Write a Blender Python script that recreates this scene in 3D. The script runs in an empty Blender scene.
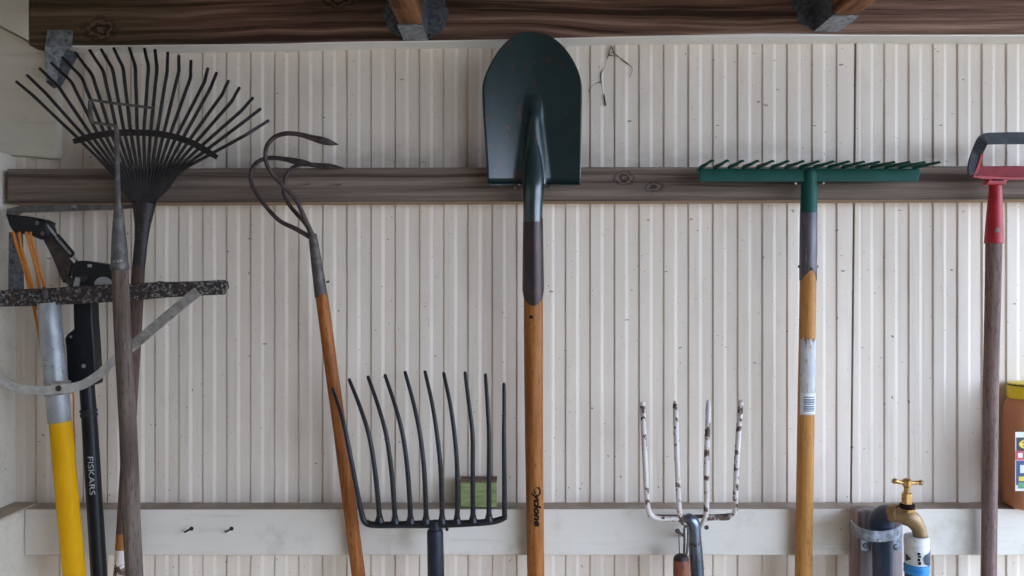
import bpy, bmesh, math, random
from mathutils import Vector, Matrix
random.seed(7)
C = bpy.context.scene.collection
D, F, ZC = 1.52, 800.0, 1.35          # camera distance from the wall, focal length in px, camera height

# ------------------------------------------------------------------ helpers
def P(px, py, d):
    s = (D - d) / F
    return Vector(((px - 512) * s, -d, ZC + (288 - py) * s))
def FY(d): return 288 + ZC*F/(D-d)          # image row of the floor at depth d
def R(r, d):
    return r * (D - d) / F

def smooth(pts, sub):
    if sub <= 1 or len(pts) < 3: return [tuple(p) for p in pts]
    out = []; n = len(pts)
    for i in range(n - 1):
        p0, p1, p2, p3 = pts[max(i-1, 0)], pts[i], pts[i+1], pts[min(i+2, n-1)]
        for k in range(sub):
            t = k / sub
            out.append(tuple(0.5*((2*b) + (c-a)*t + (2*a-5*b+4*c-e)*t*t + (-a+3*b-3*c+e)*t**3)
                             for a, b, c, e in zip(p0, p1, p2, p3)))
    out.append(tuple(pts[-1])); return out

class MB:
    def __init__(s): s.v = []; s.f = []
    def ring_tube(s, rings, cap=True):
        n = len(rings[0]); b = len(s.v)
        for r in rings: s.v += r
        for i in range(len(rings) - 1):
            for j in range(n):
                k = (j + 1) % n
                s.f.append((b+i*n+j, b+i*n+k, b+(i+1)*n+k, b+(i+1)*n+j))
        if cap:
            s.f.append(tuple(b + j for j in range(n))[::-1])
            s.f.append(tuple(b + (len(rings)-1)*n + j for j in range(n)))
        return s
    def tube(s, pts, n=10, sub=6, sx=1.0):
        """pts: (px, py, depth, radius px), smoothed; parallel transport rings"""
        pts = smooth(pts, sub)
        c = [P(p[0], p[1], p[2]) for p in pts]; r = [R(max(p[3], .15), p[2]) for p in pts]
        rings = []; prev = None
        for i in range(len(c)):
            t = (c[min(i+1, len(c)-1)] - c[max(i-1, 0)])
            t = t.normalized() if t.length > 1e-9 else Vector((0, 0, 1))
            ref = prev if prev else (Vector((0, 1, 0)) if abs(t.y) < .9 else Vector((1, 0, 0)))
            u = (ref - t * ref.dot(t)).normalized(); w = t.cross(u); prev = u
            rings.append([c[i] + (u*math.cos(a)*sx + w*math.sin(a)) * r[i] for a in [2*math.pi*j/n for j in range(n)]])
        return s.ring_tube(rings)
    def turn(s, pts, n=20, ax=None, sq=1.0):
        """turned piece: rings square to the axis from first to last point"""
        c = [P(p[0], p[1], p[2]) for p in pts]
        t = (c[-1] - c[0]).normalized() if ax is None else Vector(ax).normalized()
        ref = Vector((0, 1, 0)) if abs(t.y) < .9 else Vector((1, 0, 0))
        u = (ref - t * ref.dot(t)).normalized(); w = t.cross(u); rings = []
        for p, q in zip(pts, c):
            r = R(p[3], p[2])
            rings.append([q + (u*math.cos(a)*sq + w*math.sin(a))*r for a in [2*math.pi*(j+.5)/n for j in range(n)]])
        return s.ring_tube(rings)
    def box(s, x0, x1, y0, y1, z0, z1):
        b = len(s.v)
        s.v += [Vector((x, y, z)) for x in (x0, x1) for y in (y0, y1) for z in (z0, z1)]
        s.f += [tuple(b+i for i in q) for q in ((0,1,3,2),(4,6,7,5),(0,4,5,1),(2,3,7,6),(0,2,6,4),(1,5,7,3))]
        return s
    def prism(s, poly, d0, d1):
        """outline in px at front depth d0, pushed straight back to depth d1"""
        b = len(s.v); n = len(poly)
        fr = [P(x, y, d0) for x, y in poly]
        s.v += fr + [Vector((p.x, -d1, p.z)) for p in fr]
        s.f.append(tuple(b+i for i in range(n))); s.f.append(tuple(b+n+i for i in range(n))[::-1])
        for i in range(n):
            k = (i+1) % n; s.f.append((b+i, b+k, b+n+k, b+n+i))
        return s
    def strap(s, pts, t, sub=6):
        """flat band facing the camera: (px, py, depth, halfwidth px), thickness t metres"""
        pts = smooth(pts, sub); rings = []
        for i, p in enumerate(pts):
            a, c = pts[max(i-1, 0)], pts[min(i+1, len(pts)-1)]
            dx, dy = c[0]-a[0], c[1]-a[1]; l = math.hypot(dx, dy) or 1
            nx, ny = -dy/l*p[3], dx/l*p[3]
            A, B = P(p[0]+nx, p[1]+ny, p[2]), P(p[0]-nx, p[1]-ny, p[2]); o = Vector((0, t, 0))
            rings.append([A, B, B+o, A+o])
        return s.ring_tube(rings)
    def build(s, name, m, parent=None, bevel=0, ang=38, seg=2):
        me = bpy.data.meshes.new(name)
        o0 = ORG[parent] if parent is not None else Vector((0, 0, 0))
        me.from_pydata([v - o0 for v in s.v], [], s.f)
        bm = bmesh.new(); bm.from_mesh(me)
        bmesh.ops.recalc_face_normals(bm, faces=bm.faces); bm.to_mesh(me); bm.free()
        for p in me.polygons: p.use_smooth = True
        me.set_sharp_from_angle(angle=math.radians(ang))
        me.materials.append(m)
        o = bpy.data.objects.new(name, me); C.objects.link(o)
        if parent is not None: o.parent = parent
        ORG[o] = o0
        if bevel:
            b = o.modifiers.new('bevel', 'BEVEL'); b.width = bevel; b.segments = seg; b.limit_method = 'ANGLE'
        return o
ORG = {}
def thing(name, label, cat, loc, group=None):
    o = bpy.data.objects.new(name, None); C.objects.link(o)
    o.location = loc; o.empty_display_size = .05
    o['label'] = label; o['category'] = cat
    if group: o['group'] = group
    ORG[o] = Vector(loc); return o
def tag(o, label, cat, group=None):
    o['label'] = label; o['category'] = cat
    if group: o['group'] = group
    return o
def solo(name, mb, m, label, cat, group=None, bevel=0, ang=38):
    """a thing that is one mesh, its origin at its base"""
    lo = [min(v[i] for v in mb.v) for i in range(3)]; hi = [max(v[i] for v in mb.v) for i in range(3)]
    loc = Vector(((lo[0]+hi[0])/2, (lo[1]+hi[1])/2, lo[2]))
    for v in set(map(id, [])): pass
    mb.v = [v - loc for v in mb.v]
    o = mb.build(name, m, None, bevel, ang); o.location = loc
    return tag(o, label, cat, group)
def struct(o): o['kind'] = 'structure'; return o

# ------------------------------------------------------------------ materials
class N:
    def __init__(s, name):
        s.m = bpy.data.materials.new(name); s.m.use_nodes = True
        s.t = s.m.node_tree; s.b = s.t.nodes['Principled BSDF']
        s.co = s.t.nodes.new('ShaderNodeTexCoord').outputs['Object']
    def L(s, a, b): s.t.links.new(a, b)
    def map(s, scale=(1,1,1), loc=(0,0,0), src=None):
        n = s.t.nodes.new('ShaderNodeMapping'); n.inputs['Scale'].default_value = scale; n.inputs['Location'].default_value = loc
        s.L(src or s.co, n.inputs['Vector']); return n.outputs[0]
    def noise(s, vec, scale=1, detail=4, rough=.6, dist=0):
        n = s.t.nodes.new('ShaderNodeTexNoise'); s.L(vec, n.inputs['Vector'])
        n.inputs['Scale'].default_value = scale; n.inputs['Detail'].default_value = detail
        n.inputs['Roughness'].default_value = rough; n.inputs['Distortion'].default_value = dist
        return n.outputs['Fac']
    def wave(s, vec, scale=1, dist=2, detail=2, dscale=1, dirn='Z'):
        n = s.t.nodes.new('ShaderNodeTexWave'); s.L(vec, n.inputs['Vector']); n.bands_direction = dirn
        n.inputs['Scale'].default_value = scale; n.inputs['Distortion'].default_value = dist
        n.inputs['Detail'].default_value = detail; n.inputs['Detail Scale'].default_value = dscale
        return n.outputs['Fac']
    def ramp(s, fac, a, b):
        n = s.t.nodes.new('ShaderNodeMapRange'); n.interpolation_type = 'SMOOTHSTEP'; s.L(fac, n.inputs['Value'])
        n.inputs['From Min'].default_value = a; n.inputs['From Max'].default_value = b; return n.outputs[0]
    def math(s, op, a, b=None):
        n = s.t.nodes.new('ShaderNodeMath'); n.operation = op
        for i, v in enumerate((a, b)):
            if v is None: continue
            if isinstance(v, (int, float)): n.inputs[i].default_value = v
            else: s.L(v, n.inputs[i])
        return n.outputs[0]
    def mix(s, fac, a, b, mode='MIX'):
        n = s.t.nodes.new('ShaderNodeMix'); n.data_type = 'RGBA'; n.blend_type = mode
        if isinstance(fac, (int, float)): n.inputs[0].default_value = fac
        else: s.L(fac, n.inputs[0])
        for i, v in ((6, a), (7, b)):
            if isinstance(v, (tuple, list)): n.inputs[i].default_value = (*v[:3], 1)
            else: s.L(v, n.inputs[i])
        return n.outputs[2]
    def dist(s, point, scale, src=None):
        n = s.t.nodes.new('ShaderNodeVectorMath'); n.operation = 'SUBTRACT'; s.L(src or s.co, n.inputs[0]); n.inputs[1].default_value = point
        m = s.t.nodes.new('ShaderNodeVectorMath'); m.operation = 'MULTIPLY'; s.L(n.outputs[0], m.inputs[0]); m.inputs[1].default_value = scale
        l = s.t.nodes.new('ShaderNodeVectorMath'); l.operation = 'LENGTH'; s.L(m.outputs[0], l.inputs[0]); return l.outputs['Value']
    def sepz(s):
        n = s.t.nodes.new('ShaderNodeSeparateXYZ'); s.L(s.co, n.inputs[0]); return n.outputs
    def bump(s, h, strength=.3, dist=.002):
        n = s.t.nodes.new('ShaderNodeBump'); n.inputs['Strength'].default_value = strength; n.inputs['Distance'].default_value = dist
        s.L(h, n.inputs['Height']); s.L(n.outputs[0], s.b.inputs['Normal'])
    def done(s, col, rough=.6, metal=0.0, spec=.5):
        for k, v in (('Base Color', col), ('Roughness', rough), ('Metallic', metal)):
            if isinstance(v, (tuple, list)): s.b.inputs[k].default_value = (*v[:3], 1)
            elif isinstance(v, (int, float)): s.b.inputs[k].default_value = v
            else: s.L(v, s.b.inputs[k])
        s.b.inputs['Specular IOR Level'].default_value = spec
        return s.m
def srgb(r, g, b):
    f = lambda c: (c/255/12.92) if c/255 <= .04045 else ((c/255+.055)/1.055)**2.4
    return (f(r), f(g), f(b))

def plain(name, c1, c2, rough=.5, metal=0., scale=(60,60,60), lo=.4, hi=.65, spots=(), bump=.15, spec=.5):
    n = N(name); v = n.map(scale); f = n.noise(v, 1, 5, .6)
    col = n.mix(n.ramp(f, lo, hi), c1, c2)
    for i, (c, sc, th, w) in enumerate(spots):
        g = n.noise(n.map((sc,)*3 if isinstance(sc, (int, float)) else sc, (3.1*i+1.7, 5.3*i, 2.2*i)), 1, 4, .65)
        col = n.mix(n.ramp(g, th, th+w), col, c)
    if bump: n.bump(f, bump, .001)
    return n.done(col, rough, metal, spec)

def wood_x(name, dark, mid, light, knots=(), tint=None, alongy=False, wobble=.09, under=None):
    """sawn weathered board with its grain along X"""
    n = N(name)
    wob = n.noise(n.map((1.2, 4, 5)), 1, 3, .5)
    w = n.t.nodes.new('ShaderNodeCombineXYZ'); n.L(n.math('MULTIPLY', n.math('SUBTRACT', wob, .5), wobble), w.inputs[2])
    a = n.t.nodes.new('ShaderNodeVectorMath'); a.operation = 'ADD'; n.L(n.co, a.inputs[0]); n.L(w.outputs[0], a.inputs[1])
    src = a.outputs[0]
    g1 = n.noise(n.map((40, 1.0, 55) if alongy else (1.0, 40, 55), src=src), 1, 6, .65)
    g2 = n.noise(n.map((160, 5, 210) if alongy else (5, 160, 210), src=src), 1, 4, .7)
    g3 = n.noise(n.map((2.2, 6, 6)), 1, 4, .6)
    col = n.mix(n.ramp(g1, .40, .52), dark, mid)
    col = n.mix(n.ramp(g1, .52, .64), col, light)
    col = n.mix(n.math('MULTIPLY', n.ramp(g2, .5, .75), .55), col, dark)
    col = n.mix(n.math('MULTIPLY', n.ramp(g3, .5, .75), .55), col, tuple(c*.55 for c in mid))
    if tint:
        tc, p, sc = tint
        dd = n.dist(p, sc); col = n.mix(n.math('MULTIPLY', n.ramp(dd, 1.1, .2), n.math('ADD', n.math('MULTIPLY', g3, .8), .15)), col, tc)
    for (p, r) in knots:
        dd = n.math('ADD', n.dist(p, (1/r/1.5, 0, 1/r)), n.math('MULTIPLY', n.math('SUBTRACT', n.noise(n.map((70,)*3), 1, 3), .5), 1.5))
        ringy = n.ramp(n.math('SINE', n.math('MULTIPLY', dd, 10)), -.2, .9)
        fade = n.ramp(dd, 1.7, .6)
        col = n.mix(n.math('MULTIPLY', fade, .75), col, n.mix(ringy, tuple(c*.35 for c in dark), mid))
    if under:                                      # downward faces get a lighter brown
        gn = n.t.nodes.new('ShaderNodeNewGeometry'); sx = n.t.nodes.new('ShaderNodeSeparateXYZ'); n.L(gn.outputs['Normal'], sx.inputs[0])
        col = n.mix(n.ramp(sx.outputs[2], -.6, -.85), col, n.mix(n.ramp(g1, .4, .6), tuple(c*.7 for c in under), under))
    n.bump(n.math('ADD', g1, n.math('MULTIPLY', g2, .6)), .5, .003)
    return n.done(col, .85, 0, .25)

def handle_wood(name, dark, mid, light, blot=.5, rough=.45, sc=1.0):
    n = N(name)
    g = n.noise(n.map((150*sc, 150*sc, 6*sc)), 1, 5, .6, .4); b = n.noise(n.map((18, 18, 7)), 1, 4, .6)
    fl = n.noise(n.map((400, 400, 60)), 1, 3, .6)
    col = n.mix(n.ramp(g, .36, .62), mid, light)
    col = n.mix(n.math('MULTIPLY', n.ramp(b, .48, .72), blot), col, dark)
    col = n.mix(n.math('MULTIPLY', n.ramp(fl, .53, .68), .75), col, dark)
    n.bump(g, .25, .001)
    return n.done(col, rough, 0, .25)

def siding_mat():
    n = N('painted_siding')
    z = n.sepz()[2]
    soft = n.noise(n.map((6, 6, 1.3)), 1, 4, .55); streak = n.noise(n.map((70, 0, 2.2)), 1, 4, .6)
    base = n.mix(n.ramp(soft, .38, .66), (.77, .665, .56), (.85, .75, .645))
    base = n.mix(n.math('MULTIPLY', n.ramp(streak, .52, .78), .3), base, (.45, .39, .33))
    # grey dirt that settled along the tops of the two rails, and a rust bloom
    grime = n.noise(n.map((9, 0, 14)), 1, 5, .65)
    for zt, h in ((1.585, .075), (.935, .03)):
        band = n.math('MULTIPLY', n.ramp(z, zt + h, zt), n.ramp(z, zt - .06, zt - .055))
        base = n.mix(n.math('MULTIPLY', n.math('MULTIPLY', band, n.ramp(grime, .3, .75)), .55), base, (.30, .25, .20))
    # brown dirt lodged in the grooves
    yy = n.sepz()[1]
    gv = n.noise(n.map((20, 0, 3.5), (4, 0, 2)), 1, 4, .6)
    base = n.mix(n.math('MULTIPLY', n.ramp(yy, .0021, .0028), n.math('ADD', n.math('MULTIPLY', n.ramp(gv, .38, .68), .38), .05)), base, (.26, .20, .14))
    blot = n.noise(n.map((16, 0, 9), (8, 0, 3)), 1, 5, .65)
    base = n.mix(n.math('MULTIPLY', n.ramp(blot, .52, .74), .22), base, (.50, .42, .34))
    # fly specks and small scuffs
    for i, (sc, th, w, c) in enumerate((((95, 0, 80), .715, .03, (.12, .10, .09)), ((42, 0, 130), .725, .02, (.16, .13, .11)), ((210, 0, 200), .70, .03, (.22, .19, .16)))):
        g = n.noise(n.map(sc, (i*3.3, 0, i*7.7)), 1, 2, .5)
        base = n.mix(n.math('MULTIPLY', n.ramp(g, th, th+w), .8), base, c)
    n.bump(soft, .1, .002)
    return n.done(base, .5, 0, .35)

def white_wood(name, c=(.66, .645, .61), dirt=.5):
    n = N(name)
    g = n.noise(n.map((4, 60, 70)), 1, 5, .6); s = n.noise(n.map((14, 14, 14)), 1, 5, .65)
    sp = n.noise(n.map((110, 110, 110), (2, 5, 1)), 1, 2)
    col = n.mix(n.math('MULTIPLY', n.ramp(s, .5, .78), dirt), c, (.38, .33, .25))
    col = n.mix(n.math('MULTIPLY', n.ramp(g, .55, .75), dirt*.6), col, (.44, .39, .32))
    col = n.mix(n.math('MULTIPLY', n.ramp(sp, .73, .76), .8), col, (.13, .10, .08))
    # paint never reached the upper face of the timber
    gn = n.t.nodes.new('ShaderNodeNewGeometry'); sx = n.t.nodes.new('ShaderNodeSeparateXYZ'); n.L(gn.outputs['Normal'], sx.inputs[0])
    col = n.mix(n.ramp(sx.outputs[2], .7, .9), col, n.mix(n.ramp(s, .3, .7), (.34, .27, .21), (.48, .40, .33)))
    n.bump(g, .5, .002)
    return n.done(col, .65, 0, .25)

def flecked(name, base, fleck, sc, th, rough=.6, metal=.0, w=.06, third=None):
    n = N(name); a = n.noise(n.map((sc,)*3), 1, 5, .7); b = n.noise(n.map((sc*.35,)*3, (4, 2, 9)), 1, 4, .65)
    col = n.mix(n.ramp(a, th, th+w), base, fleck)
    if third: col = n.mix(n.ramp(b, .54, .62), col, third)
    n.bump(a, .4, .0015)
    return n.done(col, rough, metal, .4)

M = {}
M['siding'] = siding_mat()
M['white_wood'] = white_wood('painted_timber', (.75, .69, .61))
M['old_white'] = white_wood('old_painted_timber', (.74, .675, .57), .6)
M['white_trim'] = white_wood('painted_batten', (.93, .905, .87), .06)
kz = lambda px, py, d: tuple(P(px, py, d))
M['ledger'] = wood_x('ledger_wood', (.050, .028, .020), (.20, .108, .078), (.40, .25, .185),
                     [(kz(100, 29, .045), .018), (kz(338, -2, .045), .016), (kz(840, 2, .045), .012)], ((.06, .05, .018), kz(70, 10, .045), (3.2, 0, 6)))
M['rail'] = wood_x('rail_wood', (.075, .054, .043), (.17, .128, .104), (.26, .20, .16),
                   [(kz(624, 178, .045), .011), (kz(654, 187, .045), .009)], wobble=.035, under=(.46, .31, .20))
M['joist'] = wood_x('joist_wood', (.09, .035, .016), (.22, .095, .042), (.34, .16, .075), alongy=True)
M['roof'] = wood_x('roof_boards', (.12, .09, .07), (.22, .17, .13), (.30, .24, .19))
M['front'] = wood_x('blocker_boards', (.14, .10, .07), (.22, .16, .11), (.29, .22, .16))
M['floor'] = plain('concrete', (.46, .345, .22), (.57, .44, .29), .85, 0, (3, 3, 3))
M['galv'] = plain('galvanised_steel', (.20, .22, .25), (.36, .39, .43), .5, .55, (90, 90, 90), .4, .62, [((.13, .12, .12), 40, .6, .08)])
M['galv_dark'] = plain('dull_galvanised_steel', (.09, .10, .12), (.17, .19, .22), .55, .4, (160, 160, 160), .4, .62, [((.05, .04, .04), 60, .6, .08)])
M['galv_light'] = plain('galvanised_socket', (.30, .31, .32), (.44, .45, .46), .5, .5, (50, 50, 25), .35, .7, [((.16, .14, .13), (90, 90, 50), .60, .06)])
M['nail'] = plain('nail_steel', (.16, .14, .13), (.30, .28, .26), .45, .7)
M['black_steel'] = plain('black_rake_steel', (.013, .011, .012), (.028, .022, .022), .55, .2, spots=[((.09, .045, .03), 70, .63, .08)])
M['fork_steel'] = plain('black_fork_steel', (.008, .008, .011), (.016, .016, .021), .45, .2, spots=[((.06, .04, .03), 60, .68, .06)])
M['navy_sleeve'] = plain('dark_sleeve', (.011, .013, .022), (.018, .021, .032), .5, .0, spec=.3)
M['rust_steel'] = plain('brown_rusted_steel', (.045, .032, .030), (.085, .060, .056), .55, .4, spots=[((.12, .06, .04), 50, .6, .1)])
M['grey_steel'] = plain('weathered_steel', (.10, .09, .085), (.17, .155, .145), .6, .35, spots=[((.28, .27, .26), 45, .64, .05), ((.06, .045, .035), 30, .6, .08)])
M['ferrule'] = plain('old_ferrule', (.085, .072, .068), (.16, .135, .125), .55, .4)
M['orange_wood'] = handle_wood('varnished_orange_wood', (.12, .032, .007), (.27, .075, .013), (.35, .12, .025))
M['tan_wood'] = handle_wood('varnished_tan_wood', (.17, .05, .010), (.28, .092, .018), (.37, .145, .034))
M['honey_wood'] = handle_wood('honey_wood', (.27, .10, .024), (.44, .19, .045), (.52, .25, .07), .35)
M['grey_wood'] = handle_wood('weathered_grey_wood', (.048, .034, .026), (.105, .076, .060), (.175, .13, .105), .55, .85, .8)
M['mauve_wood'] = handle_wood('weathered_brown_wood', (.075, .045, .038), (.155, .098, .085), (.24, .165, .145), .5, .8)
M['dark_wood'] = handle_wood('dark_brown_wood', (.030, .018, .015), (.07, .043, .034), (.12, .075, .06), .5, .75)
M['red_wood'] = handle_wood('red_brown_wood', (.09, .024, .012), (.21, .06, .03), (.28, .09, .05), .5, .5)
M['yellow'] = plain('yellow_coating', (.70, .345, .001), (.78, .41, .002), .6, 0, (20, 20, 8), .4, .7, [((.30, .16, .02), 90, .70, .03)], .15, .15)
M['black_plastic'] = plain('black_plastic', (.007, .007, .009), (.012, .012, .016), .42, 0, spots=[((.06, .055, .05), 80, .72, .04)], spec=.3)
M['rope'] = plain('orange_cord', (.52, .15, .008), (.64, .23, .02), .7, 0, (500, 500, 500))
M['white_ink'] = plain('pale_print', (.40, .40, .41), (.46, .46, .48), .8, spec=.1)
M['black_ink'] = plain('black_print', (.012, .008, .009), (.022, .015, .015), .9, spec=.05)
M['bar_rust'] = flecked('rusty_flaking_bar', (.035, .026, .024), (.27, .25, .23), 190, .49, .85, .1, .14, (.065, .035, .028))
M['strap'] = plain('worn_pale_strap', (.42, .40, .36), (.55, .53, .48), .55, .1, spots=[((.20, .16, .12), 90, .62, .08)])
M['strap_dark'] = plain('dusty_strap', (.22, .19, .165), (.33, .30, .27), .65, .1, spots=[((.12, .10, .08), 90, .60, .08)])
M['shovel_green'] = plain('dark_green_paint', (.007, .026, .029), (.011, .034, .038), .28, .0, (12, 12, 12), .35, .7,
                          [((.075, .03, .02), (55, 55, 40), .61, .05), ((.17, .09, .035), 130, .665, .04), ((.11, .05, .03), (38, 38, 60), .65, .04)], .1, 1.0)
M['brown_steel'] = plain('brown_ferrule_steel', (.050, .034, .034), (.085, .06, .058), .38, .55, (30, 30, 12))
M['rake_green'] = plain('green_rake_paint', (.005, .066, .050), (.008, .082, .062), .5, 0, (20, 20, 20), spots=[((.03, .05, .04), 60, .64, .06)], spec=.22)
M['grey_sleeve'] = plain('worn_purple_grey_steel', (.085, .075, .095), (.15, .13, .15), .45, .4, (60, 60, 10), spots=[((.24, .22, .22), (90, 90, 12), .62, .06)])
M['fork_white'] = flecked('chipped_white_paint', (.64, .57, .53), (.09, .045, .035), (48), .525, .5, 0, .05)
M['socket_blue'] = plain('bright_socket_steel', (.10, .12, .16), (.24, .27, .31), .3, .8, (40, 40, 10), spots=[((.09, .06, .045), 70, .60, .08)])
M['red'] = plain('red_paint', (.36, .008, .014), (.42, .016, .022), .5, 0, (40, 40, 40), spots=[((.55, .25, .2), 150, .72, .03)])
M['dark_red'] = plain('deep_red_paint', (.22, .006, .013), (.27, .010, .018), .55, 0, spec=.3)
M['loop_black'] = plain('blued_steel', (.020, .021, .026), (.036, .037, .043), .5, .2, spec=.3)
M['bottle'] = plain('brown_bottle_plastic', (.56, .215, .095), (.62, .25, .115), .42, 0, (8, 8, 8), bump=0)
M['cap_yellow'] = plain('yellow_cap_plastic', (.84, .58, .006), (.90, .66, .01), .45, 0, (40, 40, 40), spots=[((.25, .2, .02), 120, .72, .05)], bump=0)
M['cap_dark'] = plain('dark_green_cap_edge', (.03, .05, .03), (.06, .08, .03), .5)
M['lab_white'] = plain('label_white', (.72, .72, .72), (.76, .76, .76), .45, bump=0)
M['lab_black'] = plain('label_black', (.02, .02, .03), (.03, .03, .04), .45, bump=0)
M['lab_red'] = plain('label_red', (.62, .05, .05), (.66, .07, .06), .45, bump=0)
M['lab_navy'] = plain('label_navy', (.03, .06, .17), (.04, .08, .2), .45, bump=0)
M['lab_green'] = plain('label_green', (.10, .30, .14), (.14, .36, .18), .45, bump=0)
M['lab_yellow'] = plain('label_yellow', (.75, .55, .03), (.8, .6, .04), .45, bump=0)
M['paper'] = plain('torn_paper', (.50, .50, .52), (.62, .61, .61), .85, 0, (70, 70, 30), .35, .65, [((.36, .26, .17), (160, 160, 40), .58, .07)])
M['barcode'] = plain('barcode_ink', (.16, .18, .26), (.2, .22, .3), .7, bump=0)
M['brass'] = plain('brass', (.46, .265, .09), (.56, .34, .13), .32, .9, (50, 50, 50), spots=[((.30, .15, .05), 80, .62, .1)])
M['brass_dull'] = plain('dull_brass', (.27, .175, .085), (.34, .23, .12), .48, .6, (40, 40, 40), spots=[((.2, .12, .06), 60, .62, .1)])
M['pipe'] = plain('dark_blue_pipe', (.018, .032, .062), (.028, .046, .082), .4, 0)
M['hose_white'] = plain('grey_white_plastic', (.60, .60, .58), (.68, .68, .66), .5, 0, spots=[((.40, .38, .33), 80, .62, .08)])
M['hose_blue'] = plain('bright_blue_plastic', (.02, .22, .55), (.03, .28, .62), .4, 0)
M['hose_navy'] = plain('navy_hose', (.015, .05, .17), (.02, .07, .2), .45, 0)
M['post_wood'] = plain('weathered_mauve_timber', (.19, .14, .135), (.32, .26, .25), .85, 0, (60, 60, 5), .35, .65, [((.10, .07, .06), (40, 40, 6), .6, .1)])
M['post_tan'] = M['white_wood']
M['block'] = plain('pale_green_block', (.19, .245, .085), (.28, .33, .14), .8, 0, (30, 30, 140), .4, .6)
M['block_top'] = plain('brown_block_crust', (.14, .08, .06), (.22, .14, .10), .9)
M['cobweb'] = plain('cobweb_grime', (.10, .065, .045), (.17, .11, .08), .95)

# ------------------------------------------------------------------ the setting
# siding: one profile swept up the wall; seam between the two sheets
prof = []                                       # (px at top, px at bottom, depth m)
xs = [250.5 + 24*k + .018*k*k for k in range(-19, 25)]
def rib(x0, x1):
    w = x1 - x0
    return [(x0+.9, .0), (x0+.43*w, .0), (x0+.56*w, -.0019), (x0+w-1.3, -.0019), (x0+w-.8, -.0034), (x0+w-.2, -.0030)]
for a, b in zip(xs[:-1], xs[1:]):
    prof += [(x, x, d) for x, d in rib(a, b)]
prof += [(837.5, 837.5, 0), (848, 848, 0), (855.6, 850.4, -.001), (855.8, 850.6, -.012), (857.2, 851.6, -.012), (857.4, 851.8, .0015), (859, 858, .0015)]
xs2 = [860 + 24.4*k for k in range(0, 19)]
for a, b in zip(xs2[:-1], xs2[1:]):
    prof += [(x, x, d) for x, d in rib(a, b)]
mb = MB(); s0 = D/F
zt, zb = 1.99, .02
for xt, xb, d in prof:
    t1 = 512 + (xt-512); b1 = 512 + (xb-512)
    mb.v += [Vector(((b1-512)*s0 + (b1-t1)*s0*.9, -d, zb)), Vector(((t1-512)*s0, -d, zt))]
for i in range(len(prof)-1): mb.f.append((2*i, 2*i+1, 2*i+3, 2*i+2))
b = len(mb.v); xa, xb_ = mb.v[0].x, mb.v[2*len(prof)-2].x
# back of the wall, so it is a closed slab
mb.v += [Vector((xa, .05, zb)), Vector((xa, .05, zt)), Vector((xb_, .05, zb)), Vector((xb_, .05, zt))]
mb.f += [(b, b+1, b+3, b+2), (0, 1, b+1, b), (2*len(prof)-2, 2*len(prof)-1, b+3, b+2)]
struct(mb.build('wall_back', M['siding'], ang=12))

def board(name, m, x0, x1, yt0, yt1, yb0, yb1, d, bevel=.0015):
    """timber on the wall: front-face corners in px at depth d"""
    mb = MB(); mb.prism([(x0, yt0), (x1, yt1), (x1, yb1), (x0, yb0)], d, -.004)
    return struct(mb.build(name, m, bevel=bevel))
TH = .045
mb = MB(); mb.prism([(29, -95), (1330, -95), (1330, 34.2), (1000, 34.4), (850, 34.4), (805, 33.6), (762, 33.4), (640, 35.8), (490, 39.4), (345, 41.6), (270, 43.6), (100, 45.2), (29, 45.6)], TH, -.004)
struct(mb.build('trim_1', M['ledger'], bevel=.0015))                            # roof ledger
mb = MB()
mb.prism([(47, 44), (270, 42), (490, 38), (640, 34), (762, 31.5), (850, 32.5), (1330, 33.5), (1330, 36.0), (1000, 36.0), (850, 36.0), (640, 37.2), (490, 40.8), (345, 42.8), (270, 44.9), (47, 46.9)], .0435, -.004)
struct(mb.build('trim_2', M['white_trim'], bevel=.0008))                       # batten under the ledger
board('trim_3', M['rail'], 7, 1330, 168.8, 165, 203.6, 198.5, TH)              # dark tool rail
board('trim_4', M['white_wood'], 24.6, 1330, 509.3, 508.8, 555.5, 555.0, TH)     # white lower rail
# timbers of the side: post, lower rail and upper beam run along the side wall
def sidebox(name, px, dface, y0, y1, dfar, dnear, z0, z1, m=None):
    X = (px-512)*(D-dface)/F
    mb = MB(); mb.box(-1.30, X, -dnear, -dfar, z0, z1)
    return struct(mb.build(name, m or M['white_wood'], bevel=.004))
zr = lambda y, d: ZC + (288-y)*(D-d)/F
sidebox('trim_5', 15.5, .0, 0, 0, -.004, .085, zr(509.3, TH), zr(153, .018), M['old_white'])                # corner post
sidebox('trim_6', 24, TH, 0, 0, -.004, 1.9, zr(575, TH)-.02, zr(508.7, TH)+.0005, M['old_white'])    # lower side rail
mb = MB(); mb.prism([(-190, 150), (-190, -60), (-150, -52), (0, 26), (45, 50.5), (55.5, 56), (57, 59), (57, 152), (55, 157), (51, 158.6), (0, 153)], .018, -.004)
struct(mb.build('trim_7', M['old_white'], bevel=.004))                       # upper side beam
mb = MB(); mb.prism([(-190, -58), (-150, -53), (0, 25.2), (28, 40.3), (28, -100), (-190, -100)], .046, -.004)
struct(mb.build('trim_8', M['old_white'], bevel=.002))
mb = MB(); mb.box(-1.36, -1.30, -2.6, .05, 0, 2.02); struct(mb.build('wall_left', M['old_white']))
mb = MB(); mb.box(-1.36, 1.05, -2.60, -2.52, 0, 2.0); struct(mb.build('wall_light_blocker', M['front']))  # unseen wall added behind the camera to block light and darken the left
mb = MB(); mb.box(-1.40, 2.0, -2.5, .05, 2.0, 2.05); struct(mb.build('ceiling', M['roof']))
mb = MB(); mb.box(-25, 25, -30, 12, -.2, 0); struct(mb.build('floor', M['floor']))

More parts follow.
